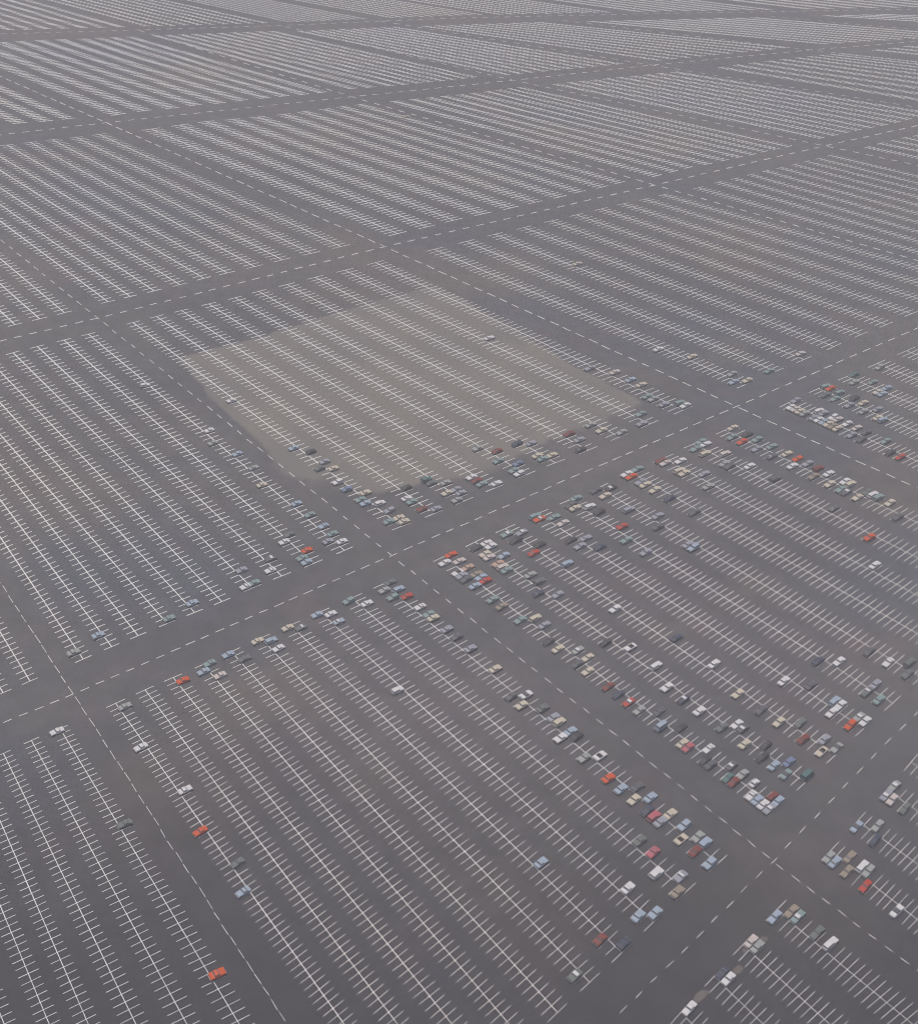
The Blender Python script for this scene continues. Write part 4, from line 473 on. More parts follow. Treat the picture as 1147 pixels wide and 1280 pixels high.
("n","sedan",77.31,321.64,3.907,1.05,1.17,0,"navy sedan, 18th car down the 2nd row from left, large right block"),
("e","sedan",58.93,318.86,3.914,1.02,1.17,0,"crimson sedan, 25th car down the 1st row from left, large right block"),
("d","sedan",68.73,315.14,0.788,1.02,1.16,0,"dark slate sedan, 27th car down the 1st row from left, large right block"),
("n","coupe",55.75,322.43,3.887,1.03,1.17,0,"navy coupe, 24th car down the 1st row from left, large right block"),
("w","sedan",72.52,327.02,3.924,1.05,1.17,0,"white sedan, 17th car down the 2nd row from left, large right block"),
("R","sedan",52.56,326.01,3.921,1.03,1.17,0,"maroon sedan, 23rd car down the 1st row from left, large right block"),
("n","sedan",78.32,352.63,0.741,1.10,1.21,0,"navy sedan, 8th car down the 3rd row from left, large right block"),
("c","sedan",46.16,333.19,3.881,1.03,1.18,0,"cream sedan, 22nd car down the 1st row from left, large right block"),
("d","sedan",42.95,336.79,3.901,1.04,1.18,1,"dark slate sedan end to end with the cream sedan, large right block"),
("w","wagon",69.70,337.67,0.781,1.05,1.18,0,"white wagon, 16th car down the 2nd row from left, large right block"),
("v","sedan",6.15,342.09,0.730,0.96,1.27,0,"lavender grey sedan, 11th car down the 10th row from left, lower middle block"),
("c","sedan",36.51,344.02,3.899,1.04,1.19,1,"cream sedan, 18th car down the 1st row from left, large right block"),
("c","sedan",46.52,340.18,0.730,1.04,1.18,1,"cream sedan end to end with the dark slate sedan, large right block"),
("w","sedan",57.82,367.32,3.923,1.10,1.21,0,"white sedan, 7th car down the 3rd row from left, large right block"),
("k","coupe",33.28,347.65,3.914,1.04,1.19,0,"black coupe, 17th car down the 1st row from left, large right block"),
("s","sedan",43.32,343.79,0.785,1.04,1.18,0,"silver grey sedan, 19th car down the 1st row from left, large right block"),
("w","wagon",-17.70,319.73,3.848,0.90,1.25,1,"white wagon, 4th car down the 8th row from left, lower middle block"),
("k","coupe",53.21,348.71,3.894,1.05,1.19,0,"black coupe, 14th car down the 2nd row from left, large right block"),
("w","convertible",61.69,346.69,0.739,1.05,1.19,1,"white convertible, 15th car down the 2nd row from left, large right block"),
("w","sedan",-95.64,288.62,3.866,0.90,1.18,0,"white sedan, 2nd car down the 1st row from left, lower middle block"),
("w","sedan",159.32,400.77,0.763,1.25,1.27,0,"white sedan, 8th car down the 8th row from left, large right block"),
("t","sedan",23.54,358.58,3.880,1.05,1.20,0,"aqua sedan, 14th car down the 1st row from left, large right block"),
("d","coupe",1.07,347.96,0.724,0.96,1.26,1,"dark slate coupe, 10th car down the 10th row from left, lower middle block"),
("v","sedan",32.06,356.49,0.758,1.05,1.19,0,"lavender grey sedan, 16th car down the 1st row from left, large right block"),
("b","wagon",90.80,406.78,3.917,1.21,1.24,0,"light blue wagon beside the lavender grey sedan, large right block"),
("c","wagon",28.83,360.13,0.750,1.05,1.19,0,"cream wagon, 15th car down the 1st row from left, large right block"),
("v","sedan",89.03,408.60,3.881,1.21,1.24,1,"lavender grey sedan beside the light blue wagon, large right block"),
("y","sedan",17.01,365.90,3.888,1.05,1.20,1,"tan sedan, 13th car down the 1st row from left, large right block"),
("v","coupe",-2.31,351.86,0.731,0.95,1.26,0,"lavender grey coupe, 9th car down the 10th row from left, lower middle block"),
("t","sedan",13.73,369.58,3.889,1.06,1.20,1,"aqua sedan, 12th car down the 1st row from left, large right block"),
("b","sedan",7.16,376.95,3.854,1.06,1.21,1,"light blue sedan end to end with the crimson sedan, large right block"),
("v","sedan",47.07,404.32,3.851,1.15,1.23,0,"lavender grey sedan, 7th car down the 4th row from left, large right block"),
("b","wagon",41.55,392.95,0.751,1.11,1.23,0,"light blue wagon, 6th car down the 3rd row from left, large right block"),
("d","sedan",94.11,430.65,3.862,1.25,1.25,0,"dark slate sedan, 8th car down the 7th row from left, large right block"),
("s","sedan",-127.95,330.90,3.838,0.90,1.32,1,"silver grey sedan, lone car in the 10th row from right, large left block"),
("d","sedan",78.42,419.51,3.849,1.21,1.24,1,"dark slate sedan, 6th car down the 6th row from left, large right block"),
("n","sedan",54.58,404.23,0.701,1.15,1.23,1,"navy sedan, 8th car down the 4th row from left, large right block"),
("n","coupe",30.40,374.32,3.846,1.05,1.20,1,"navy coupe, 12th car down the 2nd row from left, large right block"),
("d","sedan",3.86,380.65,3.862,1.06,1.21,0,"dark slate sedan beside the lavender grey sedan, large right block"),
("r","sedan",161.48,418.89,3.848,1.25,1.28,0,"orange-red sedan, 11th car down the 9th row from left, large right block"),
("k","sedan",43.68,408.02,3.873,1.15,1.23,1,"black sedan, 5th car down the 4th row from left, large right block"),
("v","sedan",37.40,374.00,0.757,1.05,1.20,1,"lavender grey sedan, 13th car down the 2nd row from left, large right block"),
("c","sedan",-7.34,357.67,0.702,0.95,1.25,0,"cream sedan beside the aqua sedan, lower middle block"),
("v","sedan",2.21,382.51,3.839,1.07,1.21,0,"lavender grey sedan beside the white convertible, large right block"),
("e","sedan",10.92,380.33,0.705,1.06,1.21,0,"crimson sedan beside the light blue sedan, large right block"),
("s","sedan",-104.74,306.20,0.725,0.90,1.18,0,"silver grey sedan, 1st car down the 1st row from left, lower middle block"),
("w","convertible",0.56,384.36,3.881,1.07,1.21,0,"white convertible beside the lavender grey sedan, large right block"),
("b","sedan",9.28,382.18,0.717,1.06,1.21,1,"light blue sedan beside the tan sedan, large right block"),
("e","coupe",29.14,398.74,3.880,1.11,1.23,1,"only crimson coupe in the large right block"),
("w","sedan",-123.24,293.76,3.809,0.90,1.16,0,"only white sedan in the bottom left block"),
("y","sedan",7.64,384.03,0.703,1.06,1.21,0,"tan sedan beside the light blue sedan, large right block"),
("v","coupe",49.52,409.77,0.683,1.15,1.23,0,"lavender grey coupe, 6th car down the 4th row from left, large right block"),
("t","sedan",-9.02,359.60,0.698,0.95,1.25,1,"only aqua sedan in the lower middle block"),
("r","sedan",-88.70,319.56,0.671,0.90,1.20,1,"orange-red sedan, lone car in the 3rd row from left, lower middle block"),
("v","sedan",72.04,402.30,3.877,1.13,1.22,0,"lavender grey sedan, 8th car down the 5th row from left, large right block"),
("o","sedan",4.35,387.74,0.730,1.07,1.21,0,"peach sedan end to end with the white convertible, large right block"),
("w","sedan",-4.41,389.94,3.843,1.07,1.22,0,"white sedan, 2nd car down the 1st row from left, large right block"),
("p","sedan",-76.97,322.84,0.702,0.90,1.20,1,"only pale pinkish white sedan in the lower middle block"),
("g","wagon",30.86,381.35,0.724,1.05,1.21,0,"dark green-grey wagon, 11th car down the 2nd row from left, large right block"),
("b","sedan",-121.90,340.20,3.827,0.90,1.32,1,"light blue sedan, lone car in the 9th row from right, large left block"),
("n","sedan",85.13,439.79,3.837,1.25,1.25,0,"navy sedan, 7th car down the 7th row from left, large right block"),
("v","sedan",79.15,427.00,0.732,1.21,1.24,0,"lavender grey sedan, 5th car down the 6th row from left, large right block"),
("k","sedan",31.43,404.06,0.705,1.11,1.23,0,"black sedan, 4th car down the 3rd row from left, large right block"),
("p","sedan",1.06,391.45,0.697,1.07,1.22,0,"pale pinkish white sedan, 3rd car down the 1st row from left, large right block"),
("k","wagon",22.34,406.19,3.848,1.11,1.23,0,"black wagon, 3rd car down the 3rd row from left, large right block"),
("s","sedan",27.59,385.03,0.713,1.06,1.21,0,"silver grey sedan, 10th car down the 2nd row from left, large right block"),
("v","wagon",67.82,430.42,3.824,1.21,1.24,1,"only lavender grey wagon in the large right block"),
("b","sedan",-82.72,324.39,3.850,0.90,1.20,0,"light blue sedan, 2nd car down the 4th row from left, lower middle block"),
("t","sedan",18.88,387.26,3.871,1.06,1.21,1,"aqua sedan beside the pale pinkish white wagon, large right block"),
("w","coupe",-12.35,363.45,0.705,0.95,1.25,1,"white coupe, 6th car down the 10th row from left, lower middle block"),
("t","coupe",-99.67,350.85,0.681,0.90,1.32,0,"only aqua coupe in the large left block"),
("g","coupe",-70.13,331.85,0.709,0.90,1.21,0,"dark green-grey coupe, 2nd car down the 5th row from left, lower middle block"),
("p","sedan",41.05,419.01,0.709,1.16,1.23,1,"pale pinkish white sedan, 4th car down the 4th row from left, large right block"),
("r","coupe",31.76,421.01,3.824,1.16,1.23,0,"only orange-red coupe in the large right block"),
("r","sedan",-2.25,395.18,0.702,1.07,1.22,0,"orange-red sedan, 1st car down the 1st row from left, large right block"),
("p","wagon",17.23,389.11,3.870,1.06,1.21,1,"pale pinkish white wagon beside the peach sedan, large right block"),
("c","sedan",79.75,445.27,3.862,1.25,1.25,0,"cream sedan, 6th car down the 7th row from left, large right block"),
("t","sedan",18.94,409.93,3.838,1.11,1.23,0,"aqua sedan, 1st car down the 3rd row from left, large right block"),
("t","wagon",30.05,422.87,3.856,1.16,1.23,1,"aqua wagon beside the orange-red coupe, large right block"),
("o","sedan",15.58,390.97,3.833,1.06,1.22,0,"peach sedan beside the pale pinkish white wagon, large right block"),
("t","sedan",65.20,409.63,3.847,1.13,1.22,0,"aqua sedan, 7th car down the 5th row from left, large right block"),
("t","sedan",37.66,422.71,0.702,1.16,1.23,0,"aqua sedan, 3rd car down the 4th row from left, large right block"),
("b","sedan",-75.99,333.32,3.857,0.90,1.21,0,"light blue sedan, 1st car down the 5th row from left, lower middle block"),
("t","coupe",-81.51,328.59,0.733,0.90,1.20,1,"only aqua coupe in the lower middle block"),
("v","sedan",24.65,411.49,0.722,1.11,1.23,1,"lavender grey sedan, 2nd car down the 3rd row from left, large right block"),
("c","sedan",76.16,448.92,3.870,1.25,1.25,1,"cream sedan beside the lavender grey coupe, large right block"),
("w","sedan",-59.55,337.72,0.749,0.90,1.21,1,"white sedan, 3rd car down the 6th row from left, lower middle block"),
("p","sedan",12.26,394.69,3.845,1.06,1.22,1,"pale pinkish white sedan beside the cream sedan, large right block"),
("v","coupe",74.37,450.74,3.857,1.25,1.25,0,"lavender grey coupe beside the cream sedan, large right block"),
("d","sedan",176.34,433.92,3.863,1.25,1.29,0,"dark slate sedan, 26th car down the 10th row from left, large right block"),
("d","coupe",151.35,437.82,0.730,1.25,1.27,0,"dark slate coupe, 10th car down the 9th row from left, large right block"),
("c","sedan",10.61,396.55,3.855,1.06,1.22,0,"cream sedan beside the pale pinkish white sedan, large right block"),
("b","sedan",-93.31,359.80,0.699,0.90,1.32,0,"light blue sedan, lone car in the 6th row from right, large left block"),
("c","sedan",58.98,439.51,3.859,1.21,1.24,0,"cream sedan, 3rd car down the 6th row from left, large right block"),
("b","sedan",17.72,396.13,0.722,1.06,1.22,1,"light blue sedan, 6th car down the 2nd row from left, large right block"),
("e","sedan",-17.33,369.19,0.695,0.95,1.24,0,"only crimson sedan in the lower middle block"),
("t","wagon",-22.43,368.18,3.831,0.95,1.24,0,"aqua wagon, 4th car down the 10th row from left, lower middle block"),
("r","sedan",70.79,454.39,3.862,1.25,1.25,0,"orange-red sedan beside the white sedan, large right block"),
("b","wagon",-62.67,341.55,0.698,0.90,1.21,0,"light blue wagon, 2nd car down the 6th row from left, lower middle block"),
("k","coupe",7.28,400.28,3.860,1.06,1.22,0,"black coupe end to end with the white sedan, large right block"),
("c","sedan",-67.18,340.99,3.855,0.90,1.21,1,"cream sedan, 1st car down the 6th row from left, lower middle block"),
("w","sedan",-31.41,363.97,0.711,0.94,1.23,0,"white sedan, 2nd car down the 9th row from left, lower middle block"),
("s","sedan",102.23,449.71,3.802,1.25,1.25,1,"silver grey sedan, 7th car down the 8th row from left, large right block"),
("w","sedan",69.00,456.21,3.853,1.25,1.25,0,"white sedan beside the orange-red sedan, large right block"),
("d","sedan",55.45,443.14,3.848,1.20,1.24,0,"dark slate sedan, 1st car down the 6th row from left, large right block"),
("e","sedan",64.19,418.59,0.678,1.13,1.23,1,"crimson sedan, 6th car down the 5th row from left, large right block"),
("w","sedan",12.76,401.70,0.726,1.06,1.22,1,"white sedan, 3rd car down the 2nd row from left, large right block"),
("g","coupe",-53.20,349.19,0.647,0.90,1.22,1,"dark green-grey coupe, 2nd car down the 7th row from left, lower middle block"),
("c","sedan",-57.82,348.61,3.825,0.90,1.22,0,"cream sedan, 1st car down the 7th row from left, lower middle block"),
("w","sedan",11.11,403.57,0.714,1.06,1.22,0,"white sedan end to end with the black coupe, large right block"),
("k","sedan",61.52,445.11,0.698,1.20,1.24,0,"black sedan, 2nd car down the 6th row from left, large right block"),
("t","wagon",-38.10,364.95,3.877,0.93,1.23,0,"aqua wagon, 1st car down the 9th row from left, lower middle block"),
("w","coupe",-76.06,370.42,3.898,0.90,1.32,0,"white coupe end to end with the aqua sedan, large left block"),
("b","wagon",-20.63,373.00,0.737,0.95,1.23,0,"light blue wagon, 3rd car down the 10th row from left, lower middle block"),
("s","sedan",-25.73,372.00,3.838,0.95,1.23,0,"silver grey sedan, 2nd car down the 10th row from left, lower middle block"),
("c","coupe",162.95,446.64,3.862,1.25,1.28,0,"cream coupe end to end with the dark green-grey coupe, large right block"),
("t","sedan",73.76,460.28,0.673,1.25,1.25,1,"aqua sedan end to end with the white sedan, large right block"),
("c","sedan",175.54,443.77,0.756,1.25,1.29,1,"cream sedan, 25th car down the 10th row from left, large right block"),
("b","coupe",-40.47,353.38,0.687,0.90,1.22,0,"light blue coupe, 3rd car down the 8th row from left, lower middle block"),
("t","sedan",-73.17,372.87,0.682,0.90,1.32,0,"aqua sedan end to end with the white coupe, large left block"),
("c","sedan",93.25,458.80,3.821,1.25,1.25,0,"cream sedan beside the cream wagon, large right block"),
("d","sedan",159.14,450.26,3.855,1.25,1.28,0,"dark slate sedan beside the aqua coupe, large right block"),
("t","wagon",171.72,447.39,0.719,1.25,1.29,0,"aqua wagon beside the white wagon, large right block"),
("t","coupe",157.24,452.07,3.852,1.25,1.28,0,"aqua coupe beside the dark slate sedan, large right block"),
("c","wagon",91.46,460.61,3.825,1.25,1.25,1,"cream wagon beside the cream sedan, large right block"),
("w","wagon",169.82,449.20,0.728,1.25,1.29,0,"white wagon beside the dark green-grey coupe, large right block"),
("v","coupe",101.64,459.16,0.687,1.25,1.25,0,"lavender grey coupe, 6th car down the 8th row from left, large right block"),
("g","sedan",-23.92,376.80,0.691,0.95,1.23,0,"dark green-grey sedan, 1st car down the 10th row from left, lower middle block"),
("k","wagon",55.65,427.72,0.720,1.12,1.23,1,"black wagon, 5th car down the 5th row from left, large right block"),
("g","coupe",167.92,451.00,0.728,1.25,1.28,1,"dark green-grey coupe beside the white wagon, large right block"),
("w","sedan",-43.68,357.19,0.706,0.90,1.22,0,"white sedan, 2nd car down the 8th row from left, lower middle block"),
("b","sedan",-48.48,356.42,3.788,0.90,1.22,0,"light blue sedan, 1st car down the 8th row from left, lower middle block"),
("d","wagon",130.97,457.66,0.724,1.25,1.26,0,"dark slate wagon, 9th car down the 9th row from left, large right block"),
("c","sedan",46.37,429.84,3.831,1.12,1.23,1,"cream sedan beside the dark slate wagon, large right block"),
("c","sedan",153.44,455.67,3.855,1.25,1.28,0,"cream sedan, 16th car down the 10th row from left, large right block"),
("w","coupe",-68.52,380.57,3.824,0.90,1.32,0,"white coupe, 2nd car down the 3rd row from right, large left block"),
("d","wagon",44.65,431.68,3.822,1.12,1.23,0,"dark slate wagon beside the cream sedan, large right block"),
("w","wagon",52.23,431.37,0.691,1.12,1.23,0,"white wagon, 4th car down the 5th row from left, large right block"),
("c","sedan",-21.26,415.30,0.637,0.98,1.32,0,"cream sedan, 16th car down the 1st row from left, pale beige block"),
("p","coupe",86.08,466.05,3.839,1.25,1.24,0,"only pale pinkish white coupe in the large right block"),
("v","sedan",-79.06,379.97,0.683,0.90,1.32,1,"lavender grey sedan, 1st car down the 4th row from right, large left block"),
("t","sedan",-27.00,414.73,3.772,0.98,1.32,1,"aqua sedan, 14th car down the 1st row from left, pale beige block"),
("c","wagon",162.22,456.41,0.734,1.25,1.28,0,"cream wagon beside the white sedan, large right block"),
("R","coupe",84.29,467.87,3.800,1.25,1.24,0,"only maroon coupe in the large right block"),
("w","sedan",160.32,458.21,0.743,1.25,1.28,1,"white sedan beside the cream wagon, large right block"),
("y","sedan",147.76,461.07,3.844,1.25,1.27,0,"tan sedan, 14th car down the 10th row from left, large right block"),
("d","sedan",113.22,465.98,3.851,1.25,1.25,0,"dark slate sedan beside the silver grey sedan, large right block"),
("b","sedan",-55.84,386.53,3.844,0.90,1.32,0,"light blue sedan beside the aqua sedan, large left block"),
("w","sedan",92.71,468.20,0.691,1.25,1.24,1,"white sedan, 3rd car down the 8th row from left, large right block"),
("c","sedan",-23.32,417.61,0.635,0.98,1.32,0,"cream sedan, 15th car down the 1st row from left, pale beige block"),
("s","sedan",111.38,467.77,3.903,1.25,1.25,1,"silver grey sedan beside the dark slate sedan, large right block"),
("w","sedan",121.76,466.62,0.737,1.25,1.26,0,"white sedan, 8th car down the 9th row from left, large right block"),
("t","sedan",47.10,436.86,0.683,1.12,1.23,0,"aqua sedan, 1st car down the 5th row from left, large right block"),
("k","coupe",50.62,473.69,3.818,1.17,1.32,1,"only black coupe in the pale beige block"),
("t","sedan",-57.82,388.89,3.803,0.90,1.32,0,"aqua sedan beside the light blue sedan, large left block"),
("w","sedan",154.65,463.59,0.704,1.25,1.28,0,"white sedan, 15th car down the 10th row from left, large right block"),
("d","sedan",-69.41,387.74,0.651,0.90,1.32,1,"only dark slate sedan in the large left block"),
("w","sedan",140.21,468.24,3.849,1.25,1.27,1,"white sedan, 11th car down the 10th row from left, large right block"),
("t","sedan",8.87,443.95,3.846,1.05,1.32,1,"aqua sedan beside the maroon sedan, pale beige block"),
("R","wagon",150.88,467.17,0.685,1.25,1.27,0,"maroon wagon, 13th car down the 10th row from left, large right block"),
("w","coupe",14.83,444.88,0.683,1.05,1.32,0,"white coupe, 4th car down the 4th row from left, pale beige block"),
("v","coupe",79.04,497.47,3.819,1.25,1.32,1,"lavender grey coupe, 3rd car down the 9th row from left, pale beige block"),
("c","wagon",104.05,474.93,3.843,1.25,1.25,1,"cream wagon, 4th car down the 9th row from left, large right block"),
("r","sedan",-56.59,393.85,0.688,0.90,1.32,0,"only orange-red sedan in the large left block"),
("v","wagon",-27.46,422.24,0.672,0.97,1.32,1,"only lavender grey wagon in the pale beige block"),
("R","sedan",6.73,446.22,3.851,1.04,1.32,1,"maroon sedan beside the white sedan, pale beige block"),
("v","sedan",147.12,470.75,0.693,1.25,1.27,1,"lavender grey sedan, 12th car down the 10th row from left, large right block"),
("p","wagon",112.59,475.54,0.700,1.25,1.25,0,"pale pinkish white wagon, 5th car down the 9th row from left, large right block"),
("v","sedan",-9.08,424.89,0.670,0.97,1.32,0,"lavender grey sedan, 5th car down the 2nd row from left, pale beige block"),
("t","coupe",100.39,478.50,3.848,1.25,1.25,0,"aqua coupe end to end with the white coupe, large right block"),
("d","coupe",132.69,475.38,3.851,1.25,1.26,1,"dark slate coupe, 8th car down the 10th row from left, large right block"),
("R","coupe",-14.78,424.30,3.834,0.97,1.32,0,"only maroon coupe in the pale beige block"),
("v","sedan",50.54,481.52,0.674,1.16,1.32,0,"lavender grey sedan, 2nd car down the 7th row from left, pale beige block"),
("w","sedan",4.59,448.50,3.826,1.04,1.32,0,"white sedan beside the maroon sedan, pale beige block"),
]
FAR_CARS = [
("r","convertible",143.36,474.31,0.710,1.25,1.27,1),
("w","sedan",-44.05,400.42,0.648,0.90,1.32,0),
("v","sedan",-49.24,400.10,3.858,0.90,1.32,1),
("w","sedan",-65.79,398.39,3.816,0.90,1.32,0),
("w","wagon",24.20,452.79,3.833,1.05,1.32,0),
("s","sedan",-1.01,431.59,3.813,0.98,1.32,0),
("t","coupe",79.11,505.66,0.708,1.25,1.32,1),
("c","coupe",139.61,477.87,0.700,1.25,1.26,0),
("w","wagon",-31.60,426.89,0.669,0.97,1.32,0),
("w","coupe",105.28,482.66,0.697,1.25,1.25,0),
("v","coupe",127.08,480.71,3.821,1.25,1.26,0),
("s","sedan",69.34,489.26,0.740,1.18,1.32,1),
("b","sedan",-37.30,426.39,3.773,0.96,1.32,0),
("c","sedan",60.58,489.99,3.811,1.18,1.32,0),
("R","sedan",46.13,485.88,0.653,1.16,1.32,1),
("t","sedan",22.04,455.03,3.831,1.05,1.32,0),
("t","sedan",103.45,484.44,0.697,1.25,1.25,1),
("t","sedan",-18.98,428.92,3.790,0.96,1.32,0),
("t","sedan",-48.07,405.11,0.676,0.90,1.32,0),
("g","coupe",-64.59,403.34,0.681,0.90,1.32,1),
("t","sedan",134.00,483.19,0.673,1.25,1.26,0),
("t","sedan",34.31,465.00,3.809,1.07,1.32,1),
("t","sedan",-39.37,428.74,3.769,0.96,1.32,0),
("c","sedan",-5.26,436.17,3.840,0.98,1.32,0),
("v","sedan",0.45,436.86,0.680,0.98,1.32,0),
("r","sedan",121.48,486.03,3.877,1.25,1.26,0),
("s","sedan",56.13,494.34,3.831,1.17,1.32,1),
("w","coupe",-21.09,431.23,3.831,0.96,1.32,1),
("c","sedan",32.13,467.20,3.819,1.07,1.32,1),
("v","sedan",-1.68,439.14,0.713,0.98,1.32,1),
("c","sedan",38.32,468.17,0.681,1.07,1.32,0),
("t","sedan",117.75,489.57,3.847,1.25,1.25,0),
("B","sedan",23.70,460.44,0.706,1.04,1.32,1),
("b","coupe",-52.12,409.83,0.678,0.90,1.32,1),
("t","sedan",128.41,488.50,0.717,1.25,1.26,1),
("v","coupe",90.57,515.15,3.827,1.25,1.32,1),
("c","coupe",-37.85,433.90,0.672,0.96,1.32,0),
("w","sedan",100.04,514.87,0.734,1.25,1.32,1),
("t","sedan",15.52,461.79,3.830,1.04,1.32,0),
("k","sedan",124.70,492.03,0.672,1.25,1.25,0),
("t","wagon",97.75,517.02,0.710,1.25,1.32,0),
("s","sedan",86.00,519.49,3.837,1.25,1.32,0),
("s","sedan",-5.95,443.71,0.694,0.97,1.32,0),
("g","coupe",-11.66,443.05,3.803,0.97,1.32,1),
("t","sedan",83.71,521.66,3.823,1.25,1.32,1),
("k","sedan",-21.76,438.71,0.688,0.96,1.32,1),
("B","sedan",-45.60,435.80,3.798,0.95,1.32,0),
("c","sedan",119.14,497.31,0.729,1.25,1.25,0),
("t","sedan",-58.22,416.94,0.654,0.90,1.32,1),
("T","wagon",-13.79,445.36,3.811,0.97,1.32,1),
("n","wagon",23.43,476.02,3.827,1.06,1.32,0),
("v","coupe",29.58,476.95,0.692,1.06,1.32,0),
("R","sedan",14.96,469.42,0.702,1.03,1.32,1),
("w","wagon",-49.78,440.53,3.815,0.94,1.32,0),
("s","sedan",6.80,470.82,3.791,1.03,1.32,0),
("c","coupe",81.69,532.15,0.672,1.25,1.32,0),
("b","sedan",-64.35,424.09,0.677,0.90,1.32,0),
("b","coupe",77.10,536.47,0.698,1.25,1.32,0),
("p","sedan",70.20,542.96,0.698,1.25,1.32,0),
("v","coupe",58.52,545.59,3.818,1.25,1.32,0),
("c","sedan",-52.56,450.39,0.658,0.93,1.32,0),
("b","sedan",125.40,538.79,3.829,1.25,1.32,0),
("g","sedan",-58.17,450.04,3.839,0.93,1.32,0),
("c","sedan",-79.86,435.98,3.788,0.90,1.32,1),
("c","sedan",132.19,540.90,0.680,1.25,1.32,1),
("e","sedan",188.72,479.53,3.841,1.25,1.16,0),
("s","sedan",125.88,546.58,0.719,1.25,1.32,1),
("v","sedan",-56.80,455.14,0.664,0.93,1.32,1),
("k","sedan",185.28,482.80,3.854,1.25,1.16,0),
("d","sedan",174.90,492.69,3.863,1.25,1.18,0),
("v","sedan",171.41,496.01,3.832,1.25,1.18,0),
("c","sedan",166.15,501.02,3.875,1.25,1.19,1),
("y","sedan",164.39,502.70,3.835,1.25,1.19,0),
("c","sedan",162.63,504.38,3.855,1.25,1.20,0),
("b","coupe",160.87,506.06,3.883,1.25,1.20,0),
("w","sedan",159.10,507.75,3.835,1.25,1.20,0),
("v","sedan",157.32,509.44,3.824,1.25,1.20,1),
("s","sedan",153.77,512.82,3.862,1.25,1.21,1),
("c","sedan",151.98,514.52,3.849,1.25,1.21,1),
("t","sedan",185.46,492.13,0.693,1.25,1.17,1),
("p","sedan",150.20,516.23,3.817,1.25,1.21,0),
("w","coupe",148.41,517.93,3.884,1.25,1.21,0),
("s","coupe",-85.07,448.23,0.679,0.90,1.32,0),
("d","coupe",178.48,498.78,0.673,1.25,1.18,0),
("t","sedan",144.25,551.23,3.839,1.25,1.32,1),
("p","sedan",174.97,502.13,0.694,1.25,1.19,0),
("w","sedan",171.44,505.49,0.709,1.25,1.19,1),
("p","sedan",167.91,508.86,0.665,1.25,1.20,0),
("w","wagon",166.13,510.55,0.698,1.25,1.20,1),
("c","sedan",108.79,561.98,0.695,1.25,1.32,0),
("v","coupe",162.57,513.94,0.705,1.25,1.20,0),
("w","wagon",160.79,515.64,0.694,1.25,1.20,0),
("k","sedan",-63.18,462.29,0.653,0.92,1.32,0),
("v","sedan",151.82,524.19,0.746,1.25,1.22,1),
("w","sedan",93.18,567.89,3.807,1.25,1.32,1),
("b","wagon",188.44,510.34,3.810,1.25,1.20,1),
("c","coupe",186.67,512.04,3.834,1.25,1.20,1),
("s","sedan",181.34,517.13,3.848,1.25,1.21,1),
("b","sedan",-70.87,464.42,3.807,0.91,1.32,0),
("v","sedan",175.97,522.26,3.847,1.25,1.22,0),
("b","sedan",-93.47,458.02,0.704,0.90,1.32,1),
("t","sedan",170.58,527.42,3.810,1.25,1.22,0),
("g","sedan",166.96,530.87,3.834,1.25,1.23,1),
("v","coupe",188.37,519.71,0.693,1.25,1.21,0),
("c","sedan",182.98,524.83,0.693,1.25,1.21,0),
("k","wagon",179.37,528.26,0.694,1.25,1.22,1),
("t","wagon",173.93,533.43,0.704,1.25,1.23,0),
("w","coupe",10.78,571.47,0.676,1.19,1.32,0),
("r","sedan",170.28,536.89,0.707,1.25,1.23,1),
("t","wagon",168.46,538.63,0.674,1.25,1.23,0),
("s","sedan",-105.01,465.45,3.805,0.90,1.32,0),
("p","sedan",162.64,570.17,0.677,1.25,1.32,0),
("b","sedan",193.91,533.95,3.827,1.25,1.20,1),
("p","sedan",192.11,535.61,3.835,1.25,1.20,0),
("w","sedan",-108.33,475.33,0.673,0.90,1.32,1),
("s","sedan",183.04,543.92,3.818,1.25,1.21,1),
("b","sedan",197.45,539.88,0.671,1.25,1.20,0),
("t","sedan",191.99,544.86,0.654,1.25,1.21,0),
("T","sedan",184.67,551.54,0.642,1.25,1.22,1),
("s","wagon",198.77,559.90,3.878,1.25,1.22,0),
("w","sedan",-103.19,501.04,3.792,0.90,1.32,0),
("w","wagon",-143.83,510.95,3.783,0.90,1.32,1),
("c","sedan",58.21,662.46,0.659,1.21,1.32,0),
("c","sedan",-48.48,890.79,0.514,0.92,1.32,0),
]
STAINS = [(88.40,227.47,1.36,1.29,0.51,-0.82),(80.10,217.68,1.49,1.41,0.52,-0.78),(69.11,209.17,2.05,1.96,0.62,-0.89),(83.25,224.28,0.85,0.82,0.33,-0.51)]
PATCH = [(-134.6,537.9),(-108.4,556.3),(-80.4,578.3),(-58.6,598.0),(-35.5,616.0),(-19.0,627.2),(-2.4,613.9),(22.2,584.2),(45.0,555.9),(66.4,532.4),(81.8,517.0),(70.0,505.4),(57.6,496.1),(46.7,488.4),(38.8,481.8),(26.5,469.9),(18.0,461.7),(8.0,454.8),(-1.8,449.2),(-9.9,443.8),(-17.8,439.7),(-27.4,437.7),(-36.5,437.0),(-43.8,439.8),(-50.8,443.9),(-57.3,443.4),(-61.2,435.0),(-77.0,455.5),(-91.9,476.3),(-110.2,501.7),(-124.8,522.1)]

# ------------------------------------------------------------------ materials
def nodes_of(name):
    mt = bpy.data.materials.new(name)
    mt.use_nodes = True
    nt = mt.node_tree
    return mt, nt, nt.nodes['Principled BSDF']

